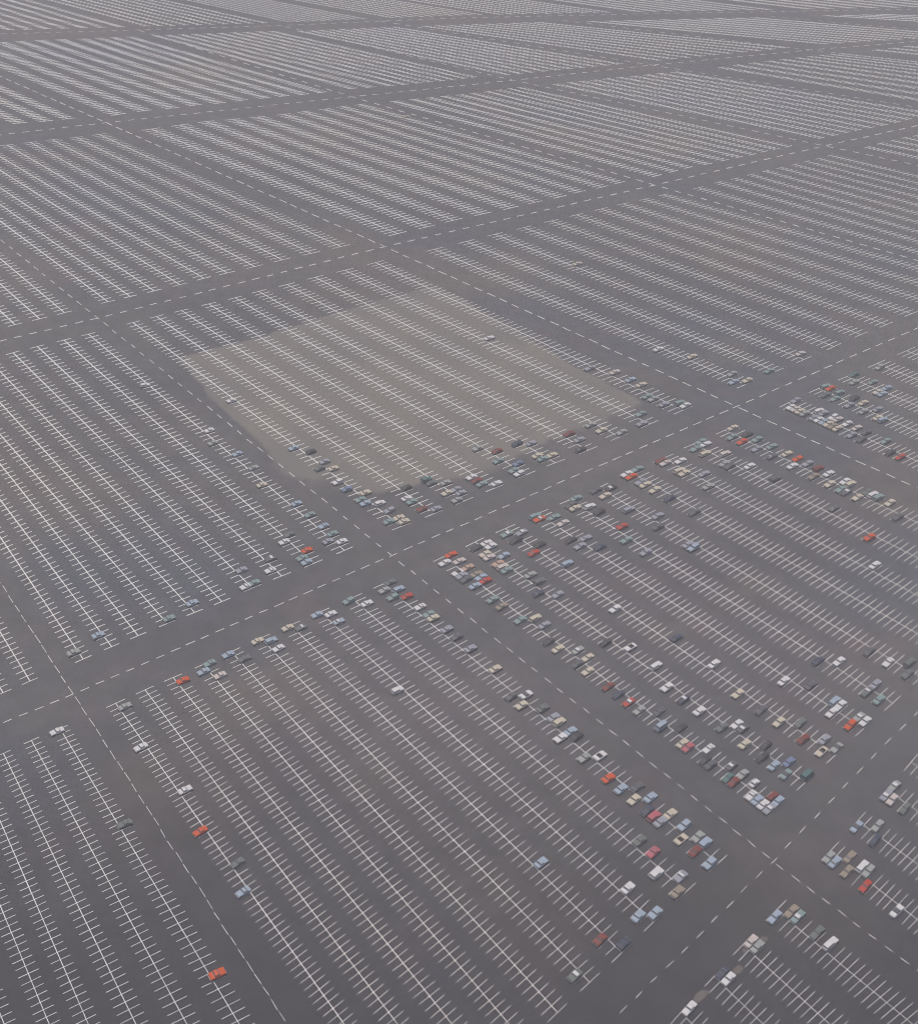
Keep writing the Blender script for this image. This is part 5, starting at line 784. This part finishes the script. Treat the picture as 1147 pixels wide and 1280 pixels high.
class NB:
    """small helper for building node chains"""
    def __init__(s, nt):
        s.nt = nt
    def n(s, t, **kw):
        nd = s.nt.nodes.new(t)
        for k, v in kw.items():
            setattr(nd, k, v)
        return nd
    def put(s, sock, v):
        if isinstance(v, bpy.types.NodeSocket):
            s.nt.links.new(v, sock)
        else:
            sock.default_value = v
    def noise(s, vec, scale, detail=3, rough=.55, dim='3D'):
        nd = s.n('ShaderNodeTexNoise')
        s.put(nd.inputs['Vector'], vec)
        nd.inputs['Scale'].default_value = scale
        nd.inputs['Detail'].default_value = detail
        nd.inputs['Roughness'].default_value = rough
        return nd.outputs['Fac']
    def mapr(s, v, a, b, c, d, smooth=False):
        nd = s.n('ShaderNodeMapRange')
        if smooth:
            nd.interpolation_type = 'SMOOTHSTEP'
        s.put(nd.inputs['Value'], v)
        for k, q in zip(('From Min', 'From Max', 'To Min', 'To Max'), (a, b, c, d)):
            s.put(nd.inputs[k], q)
        return nd.outputs['Result']
    def math(s, op, a, b=0.0):
        nd = s.n('ShaderNodeMath', operation=op)
        s.put(nd.inputs[0], a)
        s.put(nd.inputs[1], b)
        return nd.outputs[0]
    def mix(s, f, a, b, mode='MIX'):
        nd = s.n('ShaderNodeMix', data_type='RGBA', blend_type=mode)
        s.put(nd.inputs['Factor'], f)
        s.put(nd.inputs['A'] if False else nd.inputs[6], a)
        s.put(nd.inputs[7], b)
        return nd.outputs[2]
    def mapping(s, vec, scale=(1, 1, 1), rot=(0, 0, 0), loc=(0, 0, 0)):
        nd = s.n('ShaderNodeMapping')
        s.put(nd.inputs['Vector'], vec)
        nd.inputs['Scale'].default_value = scale
        nd.inputs['Rotation'].default_value = rot
        nd.inputs['Location'].default_value = loc
        return nd.outputs[0]

def rgb(r, g_, b):
    return (r, g_, b, 1.0)

def asphalt_colour(b):
    """weathered asphalt pigment and a painted vignette from object-space position (world metres)"""
    tc = b.n('ShaderNodeTexCoord').outputs['Object']
    base = b.mix(b.mapr(b.noise(tc, .006, 4, .6), .38, .64, 0, 1, True), rgb(.102, .097, .104), rgb(.130, .121, .122))
    # bluish and brownish fields of older and newer sealing
    blue = b.mapr(b.noise(b.mapping(tc, loc=(310, 40, 0)), .0075, 3), .53, .68, 0, .75, True)
    base = b.mix(blue, base, rgb(.096, .104, .121))
    brown = b.mapr(b.noise(b.mapping(tc, loc=(-90, 700, 0)), .010, 3), .53, .70, 0, .7, True)
    base = b.mix(brown, base, rgb(.148, .126, .112))
    pink = b.mapr(b.noise(b.mapping(tc, loc=(900, -200, 0)), .03, 4), .55, .72, 0, .55, True)
    base = b.mix(pink, base, rgb(.143, .109, .113))
    # vignette painted into the asphalt colour: darker on the near side, irregular edge
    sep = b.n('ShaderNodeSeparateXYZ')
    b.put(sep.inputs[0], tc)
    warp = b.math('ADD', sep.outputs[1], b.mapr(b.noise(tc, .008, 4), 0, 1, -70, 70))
    near_vignette = b.mapr(warp, 175, 335, .95, 0, True)
    base = b.mix(near_vignette, base, rgb(.047, .045, .051))
    # older slab-sized repairs and dark weathering
    dark = b.mapr(b.noise(b.mapping(tc, scale=(1, .55, 1), loc=(50, 420, 0)), .022, 5, .65), .56, .72, 0, .45, True)
    base = b.mix(dark, base, rgb(.088, .085, .092))
    # mottling and drips
    mot = b.mapr(b.noise(tc, .12, 5, .65), .3, .7, .88, 1.12)
    base = b.mix(1.0, base, mot, 'MULTIPLY')
    drip = b.mapr(b.noise(tc, .55, 3, .6), .63, .80, 0, .22, True)
    base = b.mix(drip, base, rgb(.06, .059, .062))
    return base, tc

def asphalt(name):
    mt, nt, p = nodes_of(name)
    b = NB(nt)
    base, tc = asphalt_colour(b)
    at = b.n('ShaderNodeAttribute', attribute_name='resurfaced').outputs['Fac']
    ragged = b.math('ADD', at, b.mapr(b.noise(tc, .045, 5, .6), 0, 1, -.36, .36))
    f = b.mapr(ragged, .40, .58, 0, 1, True)
    pale = b.mix(b.mapr(b.noise(tc, .022, 4), .35, .68, 0, 1, True), rgb(.209, .189, .168), rgb(.182, .167, .155))
    col = b.mix(f, base, pale)
    grain = b.mapr(b.noise(tc, 2.5, 4, .7), .25, .75, .93, 1.07)
    col = b.mix(1.0, col, grain, 'MULTIPLY')
    nt.links.new(col, p.inputs['Base Color'])
    p.inputs['Roughness'].default_value = .95
    p.inputs['Specular IOR Level'].default_value = .15
    return mt

def road_paint(name, c0, c1):
    mt, nt, p = nodes_of(name)
    b = NB(nt)
    tc = b.n('ShaderNodeTexCoord').outputs['Object']
    w = b.mapr(b.noise(tc, .35, 5, .7), .30, .68, 0, 1, True)
    tint = b.mapr(b.noise(tc, .008, 3), .42, .62, 0, .6, True)
    col = b.mix(w, c0, c1)
    col = b.mix(tint, col, rgb(.78, .74, .65))
    nt.links.new(col, p.inputs['Base Color'])
    p.inputs['Roughness'].default_value = .8
    p.inputs['Specular IOR Level'].default_value = .2
    return mt

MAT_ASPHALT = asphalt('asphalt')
MAT_PAINT = road_paint('white_road_paint', rgb(.60, .60, .60), rgb(.86, .86, .85))
MAT_PAINT_WORN = road_paint('worn_road_paint', rgb(.46, .45, .45), rgb(.76, .74, .73))

def simple(name, col, rough=.5, metal=0.0, var=.0, scale=1.5, coat=0.0, spec=.5):
    mt, nt, p = nodes_of(name)
    if var:
        b = NB(nt)
        tc = b.n('ShaderNodeTexCoord').outputs['Object']
        f = b.mapr(b.noise(tc, scale, 4, .6), .3, .7, 1 - var, 1 + var)
        nt.links.new(b.mix(1.0, rgb(*col), f, 'MULTIPLY'), p.inputs['Base Color'])
    else:
        p.inputs['Base Color'].default_value = rgb(*col)
    p.inputs['Roughness'].default_value = rough
    p.inputs['Metallic'].default_value = metal
    p.inputs['Coat Weight'].default_value = coat
    p.inputs['Coat Roughness'].default_value = .15
    p.inputs['Specular IOR Level'].default_value = spec
    return mt

COL = dict(w=(.62, .60, .60), c=(.53, .46, .36), p=(.53, .46, .43), r=(.56, .070, .010), R=(.19, .040, .030), k=(.046, .044, .045),
           d=(.10, .10, .11), n=(.048, .054, .088), b=(.31, .37, .45), B=(.15, .19, .30), v=(.29, .29, .335), t=(.21, .285, .28),
           T=(.075, .15, .145), g=(.125, .14, .132), y=(.28, .225, .17), s=(.31, .32, .305), P=(.42, .10, .125), o=(.46, .30, .22), e=(.42, .042, .022))
PAINT = {k: simple('car_paint_' + n, COL[k], .55, 0, .07, 1.2, 0, .25) for k, n in dict(
    w='white', c='cream', p='pale_pink', r='orange_red', R='maroon', k='black', d='slate', n='navy', b='light_blue', B='blue', v='lavender',
    t='aqua', T='teal', g='green_grey', y='tan', s='silver', P='pink', o='peach', e='crimson').items()}
MAT_GLASS = simple('car_glass', (.135, .14, .148), .40, 0, .1, 2, 0, .3)
MAT_TYRE = simple('tyre_rubber', (.02, .02, .02), .85, 0, .1, 3)
MAT_CHROME = simple('chrome', (.40, .40, .40), .5, .5, .06, 3, 0, .3)
MAT_SEAT = simple('seat_vinyl', (.05, .035, .03), .6, 0, .15, 3)
MAT_SEAT_TAN = simple('seat_vinyl_tan', (.20, .13, .08), .6, 0, .15, 3)
MAT_LAMP = simple('lamp_lens', (.6, .6, .55), .2, 0, .05, 3)
MAT_TAIL = simple('tail_lamp_lens', (.25, .02, .015), .25, 0, .05, 3)
MAT_STAIN = None

# ------------------------------------------------------------------ mesh helpers
def new_mesh(name, verts, faces, mats, smooth=False, mat_idx=None):
    me = bpy.data.meshes.new(name)
    me.from_pydata([tuple(v) for v in verts], [], faces)
    for mm in (mats if isinstance(mats, (list, tuple)) else [mats]):
        me.materials.append(mm)
    if mat_idx:
        me.polygons.foreach_set('material_index', mat_idx)
    if smooth:
        me.polygons.foreach_set('use_smooth', [True] * len(me.polygons))
    me.update()
    return me

def link(name, me, parent=None, **props):
    o = bpy.data.objects.new(name, me)
    C.objects.link(o)
    if parent is not None:
        o.parent = parent
    for k, v in props.items():
        o[k] = v
    return o

# ------------------------------------------------------------------ setting: ground
def build_ground():
    R = 3000.0
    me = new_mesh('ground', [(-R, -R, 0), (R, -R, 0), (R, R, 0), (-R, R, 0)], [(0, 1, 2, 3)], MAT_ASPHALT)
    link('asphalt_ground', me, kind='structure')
    # the paler resurfaced field: a sheet just above the old surface, blended into it at its ragged rim
    xs = [p[0] for p in PATCH]
    ys = [p[1] for p in PATCH]
    pad, step = 34, 4.0
    x0, y0 = min(xs) - pad, min(ys) - pad
    nx, ny = int((max(xs) + pad - x0) / step) + 1, int((max(ys) + pad - y0) / step) + 1
    def sdist(x, y):
        inside, dmin, soft = False, 1e9, 14.0
        n = len(PATCH)
        for i in range(n):
            (ax, ay), (bx, by) = PATCH[i], PATCH[(i + 1) % n]
            if (ay > y) != (by > y) and x < (bx - ax) * (y - ay) / (by - ay) + ax:
                inside = not inside
            dx, dy = bx - ax, by - ay
            t = max(0, min(1, ((x - ax) * dx + (y - ay) * dy) / (dx * dx + dy * dy)))
            d = math.hypot(x - ax - t * dx, y - ay - t * dy)
            if d < dmin:
                dmin, soft = d, (34.0 if 10 <= i <= 26 else 13.0)      # the side by the parked cars wears away gradually
        return (dmin if inside else -dmin) / soft
    verts, faces, val = [], [], []
    for j in range(ny):
        for i in range(nx):
            x, y = x0 + i * step, y0 + j * step
            verts.append((x, y, .004))
            val.append(max(-.4, min(1.6, .5 + sdist(x, y))))
    for j in range(ny - 1):
        for i in range(nx - 1):
            q = (j * nx + i, j * nx + i + 1, (j + 1) * nx + i + 1, (j + 1) * nx + i)
            if max(val[k] for k in q) > -.3:
                faces.append(q)
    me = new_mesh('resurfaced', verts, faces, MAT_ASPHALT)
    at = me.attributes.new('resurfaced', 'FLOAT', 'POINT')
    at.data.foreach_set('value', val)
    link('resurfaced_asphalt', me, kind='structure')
build_ground()

# ------------------------------------------------------------------ painted markings
def strip(verts, faces, ax, ay, bx, by, w, z):
    dx, dy = bx - ax, by - ay
    L = math.hypot(dx, dy) or 1
    nx, ny = -dy / L * w / 2, dx / L * w / 2
    k = len(verts)
    verts += [(ax - nx, ay - ny, z), (bx - nx, by - ny, z), (bx + nx, by + ny, z), (ax + nx, ay + ny, z)]
    faces.append((k, k + 1, k + 2, k + 3))

def build_rows():
    for (blk, sx, sy, ex, ey, dsx, dsy, dex, dey, n, ratio, w0, w1, spine) in ROWS:
        rnd = random.Random(int(abs(sx * 31 + sy * 17)))
        inc = [1 + (ratio - 1) * (k + .5) / n for k in range(n)]
        inc = [q * rnd.uniform(.95, 1.05) for q in inc]
        tot = sum(inc)
        pos = [0.0]
        for q in inc:
            pos.append(pos[-1] + q / tot)
        verts, faces = [], []
        # the long spine, in a few lengths so that it can wander slightly
        cuts = 5
        for k in range(cuts):
            a, b = k / cuts, (k + 1) / cuts
            wob = [rnd.uniform(-.04, .04) for _ in range(2)]
            strip(verts, faces, sx + (ex - sx) * a, sy + (ey - sy) * a, sx + (ex - sx) * b, sy + (ey - sy) * b,
                  (w0 + (w1 - w0) * (a + b) / 2) * rnd.uniform(.92, 1.08) * spine, .012)
        for t in pos:
            px, py = sx + (ex - sx) * t, sy + (ey - sy) * t
            dx, dy = dsx + (dex - dsx) * t, dsy + (dey - dsy) * t
            a, b = rnd.uniform(.94, 1.05), rnd.uniform(.94, 1.05)
            sk = rnd.gauss(0, .012)
            dx, dy = dx - dy * sk, dy + dx * sk
            strip(verts, faces, px - dx * a, py - dy * a, px + dx * b, py + dy * b, (w0 + (w1 - w0) * t) * rnd.uniform(.72, .98), .016)
        me = new_mesh('stall_marking', verts, faces, MAT_PAINT)
        link('stall_marking', me, kind='structure')
build_rows()

def build_dashes():
    for kind, items in DASHES:
        verts, faces = [], []
        for (ax, ay, bx, by, w) in items:
            strip(verts, faces, ax, ay, bx, by, w, .016)
        link('lane_marking', new_mesh('lane_marking', verts, faces, MAT_PAINT_WORN), kind='structure')
build_dashes()

def build_stains():
    mt, nt, p = nodes_of('brown_stain')
    b = NB(nt)
    tc = b.n('ShaderNodeTexCoord').outputs['Object']
    col = b.mix(b.mapr(b.noise(tc, .5, 4), .3, .7, 0, 1), rgb(.125, .104, .094), rgb(.15, .128, .118))
    nt.links.new(col, p.inputs['Base Color'])
    p.inputs['Roughness'].default_value = .95
    for (cx, cy, ux, uy, vx, vy) in STAINS:
        verts, n = [(cx, cy, .008)], 22
        for k in range(n):
            a = 2 * math.pi * k / n
            r = 1 + .10 * math.sin(3 * a + cx) + .05 * math.sin(5 * a)
            verts.append((cx + (ux * math.cos(a) + vx * math.sin(a)) * r, cy + (uy * math.cos(a) + vy * math.sin(a)) * r, .008))
        link('pavement_stain', new_mesh('pavement_stain', verts, [(0, 1 + k, 1 + (k + 1) % n) for k in range(n)], mt), kind='structure')
build_stains()

# ------------------------------------------------------------------ cars
# x forward, y left, z up; metres.  Body = lofted cross sections, greenhouse on top.
SPEC = dict(
    sedan=dict(L=4.9, W=1.86, hood=.86, deck=.88, belt=.96, roof=1.30, cab=(-1.15, .70), top=(-.80, .28)),
    coupe=dict(L=4.8, W=1.86, hood=.84, deck=.84, belt=.93, roof=1.23, cab=(-1.35, .48), top=(-.75, .08)),
    wagon=dict(L=4.95, W=1.88, hood=.86, deck=.92, belt=.98, roof=1.36, cab=(-2.25, .72), top=(-2.08, .32)),
    compact=dict(L=4.1, W=1.60, hood=.80, deck=.84, belt=.96, roof=1.38, cab=(-1.25, .70), top=(-.80, .30)),
    convertible=dict(L=4.8, W=1.86, hood=.82, deck=.84, belt=.88, roof=1.30, cab=(-1.15, .55), top=(-.9, .2)),
    van=dict(L=4.9, W=1.95, hood=1.12, deck=1.15, belt=1.22, roof=1.85, cab=(-2.25, 1.95), top=(-2.15, 1.55)),
)

def body_mesh(kind, s):
    L, W = s['L'], s['W']
    h = L / 2
    cab0, cab1 = s['cab']
    # stations: x, top z, half width, bottom z
    st = [(-h, .60, .80, .42), (-h + .05, s['deck'] - .10, .90, .30), (-h + .28, s['deck'], .96, .26), (cab0, s['belt'], 1.0, .24),
          ((cab0 + cab1) / 2, s['belt'], 1.0, .22), (cab1, s['belt'], 1.0, .22), (cab1 + .25, s['hood'] + .03, .99, .22),
          (h - .40, s['hood'] - .03, .97, .26), (h - .06, s['hood'] - .12, .91, .32), (h, .58, .82, .42)]
    if kind == 'wagon':
        st[1] = (-h + .03, s['deck'] - .04, .94, .30)
    verts, faces = [], []
    for x, zt, wf, zb in st:
        w = W / 2 * wf
        zm = zb + (zt - zb) * .62
        ring = [(x, -w * .90, zb), (x, -w, zb + .10), (x, -w * 1.0, zm), (x, -w * .93, zt - .03), (x, -w * .80, zt),
                (x, 0, zt + .025), (x, w * .80, zt), (x, w * .93, zt - .03), (x, w, zm), (x, w, zb + .10), (x, w * .90, zb)]
        verts += ring
    n = 11
    for i in range(len(st) - 1):
        for k in range(n):
            a, b = i * n + k, i * n + (k + 1) % n
            faces.append((a, b, b + n, a + n))
    faces.append(tuple(range(n))[::-1])
    e = (len(st) - 1) * n
    faces.append(tuple(range(e, e + n)))
    mats = [0] * len(faces)
    # grille and lamps: proud boxes on the nose and tail
    def bx(x0, x1, y0, y1, z0, z1, mi):
        k = len(verts)
        verts.extend([(x, y, z) for x in (x0, x1) for y in (y0, y1) for z in (z0, z1)])
        for f in ((0, 1, 3, 2), (4, 6, 7, 5), (0, 4, 5, 1), (2, 3, 7, 6), (0, 2, 6, 4), (1, 5, 7, 3)):
            faces.append(tuple(k + q for q in f))
            mats.append(mi)
    bx(h - .05, h + .025, -W * .26, W * .26, .50, .66, 1)
    for sgn in (-1, 1):
        bx(h - .06, h + .03, sgn * W * .34 - .13, sgn * W * .34 + .13, .52, .68, 2)
        bx(-h - .02, -h + .05, sgn * W * .33 - .14, sgn * W * .33 + .14, .50, .62, 3)
    return new_mesh('car_body_' + kind, verts, faces, None or [MAT_TYRE, MAT_TYRE, MAT_LAMP, MAT_TAIL], True, mats)

def quad_slab(p, th):
    """a pane with a little thickness: p = 4 corners, th = inward offset"""
    p = [Vector(q) for q in p]
    nrm = (p[1] - p[0]).cross(p[3] - p[0]).normalized()
    v = p + [q - nrm * th for q in p]
    f = [(0, 1, 2, 3), (7, 6, 5, 4), (0, 4, 5, 1), (1, 5, 6, 2), (2, 6, 7, 3), (3, 7, 4, 0)]
    return v, f

def cabin_corners(s, inset=0.0):
    W = s['W'] / 2
    wb, wt = W * .90, W * .72
    zb, zt = s['belt'] - .02, s['roof']
    b0, b1 = s['cab']
    t0, t1 = s['top']
    lo = [(b1, -wb, zb), (b1, wb, zb), (b0, wb, zb), (b0, -wb, zb)]      # front right, front left, rear left, rear right
    hi = [(t1, -wt, zt), (t1, wt, zt), (t0, wt, zt), (t0, -wt, zt)]
    return [Vector(q) for q in lo], [Vector(q) for q in hi]

def roof_mesh(kind, s):
    """roof panel with its pillars, in body colour"""
    lo, hi = cabin_corners(s)
    verts, faces = [], []
    up = Vector((0, 0, .035))
    c = sum(hi, Vector()) / 4
    out = [c + (q - c) * 1.03 for q in hi]
    inn = [c + (q - c) * .72 + up for q in hi]
    k = len(verts)
    verts += [q - Vector((0, 0, .03)) for q in out] + [q + Vector((0, 0, .01)) for q in out] + inn
    faces += [(3, 2, 1, 0), (8, 9, 10, 11)]
    for i in range(4):
        j = (i + 1) % 4
        faces += [(i, j, 4 + j, 4 + i), (4 + i, 4 + j, 8 + j, 8 + i)]
    # corner pillars and a centre pillar on each side
    posts = [(lo[i], hi[i]) for i in range(4)]
    for a, b in ((1, 2), (0, 3)):
        posts.append((lo[a].lerp(lo[b], .46), hi[a].lerp(hi[b], .46)))
    if kind in ('wagon', 'van'):
        for a, b in ((1, 2), (0, 3)):
            posts.append((lo[a].lerp(lo[b], .74), hi[a].lerp(hi[b], .74)))
    for n_, (a, b) in enumerate(posts):
        r = .055 if kind != 'coupe' or n_ not in (2, 3) else .11
        k = len(verts)
        for q in (a, b):
            sy = 1 if q.y > 0 else -1
            verts += [q + Vector((-r, sy * .012, 0)), q + Vector((r, sy * .012, 0)), q + Vector((r, -sy * .05, 0)), q + Vector((-r, -sy * .05, 0))]
        for i in range(4):
            j = (i + 1) % 4
            faces.append((k + i, k + j, k + 4 + j, k + 4 + i))
    return new_mesh('car_roof_' + kind, verts, faces, MAT_TYRE)

def pane_meshes(kind, s):
    lo, hi = cabin_corners(s)
    res = []
    def pane(name, ids):
        a, b = ids
        p = [lo[a], lo[b], hi[b], hi[a]]
        cc = sum(p, Vector()) / 4
        p = [cc + (q - cc) * .985 for q in p]
        v, f = quad_slab(p, .03)
        res.append((name, new_mesh('car_%s_%s' % (name, kind), v, f, MAT_GLASS)))
    pane('windscreen', (0, 1))
    if kind != 'convertible':
        pane('side_window', (1, 2))
        pane('rear_window', (2, 3))
        pane('side_window', (3, 0))
    return res

def wheel_mesh():
    verts, faces, mi = [], [], []
    n = 12
    prof = [(.12, .10), (.20, .115), (.31, .11), (.33, .06), (.33, -.06), (.31, -.11), (.20, -.115)]
    for r, y in prof:
        for k in range(n):
            a = 2 * math.pi * k / n
            verts.append((r * math.cos(a), y, r * math.sin(a)))
    for i in range(len(prof) - 1):
        for k in range(n):
            faces.append((i * n + k, i * n + (k + 1) % n, (i + 1) * n + (k + 1) % n, (i + 1) * n + k))
            mi.append(1 if i == 0 else 0)
    faces.append(tuple(range(n)))
    mi.append(1)
    faces.append(tuple(range((len(prof) - 1) * n, len(prof) * n))[::-1])
    mi.append(1)
    return new_mesh('car_wheel', verts, faces, [MAT_TYRE, MAT_CHROME], True, mi)

def bumper_mesh(s):
    W = s['W']
    verts, faces = [], []
    pts = [(-W * .50, -.16), (-W * .46, -.02), (-W * .25, .045), (W * .25, .045), (W * .46, -.02), (W * .50, -.16)]
    for y, x in pts:
        verts += [(x - .05, y, .36), (x + .05, y, .37), (x + .05, y, .48), (x - .05, y, .49)]
    for i in range(len(pts) - 1):
        for k in range(4):
            a, b = i * 4 + k, i * 4 + (k + 1) % 4
            faces.append((a, a + 4, b + 4, b))
    faces += [(0, 1, 2, 3), tuple(range(len(verts) - 4, len(verts)))[::-1]]
    return new_mesh('car_bumper', verts, faces, MAT_CHROME)

def seats_mesh(s, mt):
    verts, faces = [], []
    zb = s['belt'] + .03
    b0, b1 = s['cab']
    W = s['W'] * .36
    def bx(x0, x1, y0, y1, z0, z1):
        k = len(verts)
        verts.extend([(x, y, z) for x in (x0, x1) for y in (y0, y1) for z in (z0, z1)])
        for f in ((0, 1, 3, 2), (4, 6, 7, 5), (0, 4, 5, 1), (2, 3, 7, 6), (0, 2, 6, 4), (1, 5, 7, 3)):
            faces.append(tuple(k + q for q in f))
    bx(b0 + .1, b1 - .15, -W, W, zb - .02, zb + .01)
    for x in (b0 + .15, (b0 + b1) / 2 - .1):
        for y0, y1 in ((-W + .04, -.05), (.05, W - .04)):
            bx(x, x + .14, y0, y1, zb, zb + .30)
            bx(x + .14, x + .5, y0, y1, zb, zb + .10)
    return new_mesh('car_seats', verts, faces, mt)

WHEEL = wheel_mesh()
KIT = {}
for kind, s in SPEC.items():
    KIT[kind] = dict(body=body_mesh(kind, s), roof=None if kind == 'convertible' else roof_mesh(kind, s), panes=pane_meshes(kind, s), bumper=bumper_mesh(s))
KIT['convertible']['seats'] = seats_mesh(SPEC['convertible'], MAT_SEAT)

PROTO = {}
def tinted(me, key, mt, cache={}):
    """body or roof mesh in one paint colour, shared by all cars of that kind and colour"""
    k = (me.name, key)
    if k not in cache:
        c = me.copy()
        c.materials[0] = mt
        cache[k] = c
    return cache[k]

def make_car(kind, ck, roof_ck):
    s, kit = SPEC[kind], KIT[kind]
    root = bpy.data.objects.new('parked_car', None)
    root.empty_display_size = .5
    C.objects.link(root)
    link('body', tinted(kit['body'], ck, PAINT[ck]), root)
    if kit['roof']:
        link('roof', tinted(kit['roof'], roof_ck, PAINT[roof_ck]), root)
    for n, me in kit['panes']:
        link(n, me, root)
    if 'seats' in kit:
        link('seats', kit['seats'], root)
    wx, wy = s['L'] * .29, s['W'] / 2 - .10
    for x in (-wx, wx * 1.03):
        for y in (-wy, wy):
            link('wheel', WHEEL, root).location = (x, y, .33)
    f = link('bumper', kit['bumper'], root)
    f.location = (s['L'] / 2, 0, 0)
    r = link('bumper', kit['bumper'], root)
    r.location = (-s['L'] / 2, 0, 0)
    r.rotation_euler = (0, 0, math.pi)
    return root

def copy_car(src):
    r = src.copy()
    C.objects.link(r)
    for ch in src.children:
        d = ch.copy()
        C.objects.link(d)
        d.parent = r
    return r

two_tone = random.Random(3)
for (ck, kind, x, y, a, sc, sy, flip, label) in CARS:
    roof_ck = ck
    q = two_tone.random()
    if kind in ('sedan', 'coupe') and q < .10 and ck not in 'wcp':
        roof_ck = 'w'
    elif kind in ('sedan', 'coupe') and q > .95 and ck in 'wbts':
        roof_ck = 'd'
    key = (kind, ck, roof_ck)
    if key not in PROTO:
        car = PROTO[key] = make_car(kind, ck, roof_ck)
    else:
        car = copy_car(PROTO[key])
    car.location = (x, y, .018)
    car.rotation_euler = (0, 0, a + (math.pi if flip else 0))
    car.scale = (sc, sy, .90 * (sc + sy) / 2)
    car['label'] = label
    car['category'] = 'car'
    car['group'] = 'cars parked in the lot'

def build_far_cars():
    """the cars past the nearest three hundred: same shapes, joined"""
    verts, faces, mi, mats, idx = [], [], [], [], {}
    def slot(mt):
        if mt.name not in idx:
            idx[mt.name] = len(mats)
            mats.append(mt)
        return idx[mt.name]
    for (ck, kind, x, y, a, sc, sy, flip) in FAR_CARS:
        s, kit = SPEC[kind], KIT[kind]
        M = Matrix.Translation((x, y, .018)) @ Matrix.Rotation(a + (math.pi if flip else 0), 4, 'Z') @ Matrix.Diagonal((sc, sy, .90 * (sc + sy) / 2, 1))
        parts = [(kit['body'], Matrix.Identity(4), [PAINT[ck], MAT_TYRE, MAT_LAMP, MAT_TAIL])]
        if kit['roof']:
            parts.append((kit['roof'], Matrix.Identity(4), [PAINT[ck]]))
        parts += [(me, Matrix.Identity(4), [MAT_GLASS]) for _, me in kit['panes']]
        wx, wy = s['L'] * .29, s['W'] / 2 - .10
        parts += [(WHEEL, Matrix.Translation((px, py, .33)), [MAT_TYRE, MAT_CHROME]) for px in (-wx, wx * 1.03) for py in (-wy, wy)]
        parts.append((kit['bumper'], Matrix.Translation((s['L'] / 2, 0, 0)), [MAT_CHROME]))
        parts.append((kit['bumper'], Matrix.Translation((-s['L'] / 2, 0, 0)) @ Matrix.Rotation(math.pi, 4, 'Z'), [MAT_CHROME]))
        for me, P, ml in parts:
            k = len(verts)
            verts += [M @ P @ v.co for v in me.vertices]
            for p in me.polygons:
                faces.append(tuple(k + i for i in p.vertices))
                mi.append(slot(ml[min(p.material_index, len(ml) - 1)]))
    me = new_mesh('distant_cars', verts, faces, mats, True, mi)
    link('distant_parked_cars', me, kind='stuff', label='smaller parked cars of many colours beyond the nearest three hundred')
build_far_cars()

# ------------------------------------------------------------------ haze
def build_haze():
    mt = bpy.data.materials.new('haze')
    mt.use_nodes = True
    nt = mt.node_tree
    nt.nodes.clear()
    out = nt.nodes.new('ShaderNodeOutputMaterial')
    pv = nt.nodes.new('ShaderNodeVolumePrincipled')
    pv.inputs['Color'].default_value = (1.0, .95, .965, 1)
    pv.inputs['Density'].default_value = HAZE_DENSITY
    pv.inputs['Anisotropy'].default_value = 0.0
    nt.links.new(pv.outputs[0], out.inputs['Volume'])
    R, z0, z1 = 3050.0, -1.0, CAM_H + 5
    v = [(x, y, z) for x in (-R, R) for y in (-R, R) for z in (z0, z1)]
    f = [(0, 1, 3, 2), (4, 6, 7, 5), (0, 4, 5, 1), (2, 3, 7, 6), (0, 2, 6, 4), (1, 5, 7, 3)]
    link('haze', new_mesh('haze', v, f, mt), kind='stuff')
HAZE_DENSITY = .00050
build_haze()
scene.cycles.volume_bounces = 0
scene.cycles.max_bounces = 6
scene.cycles.filter_width = 1.1
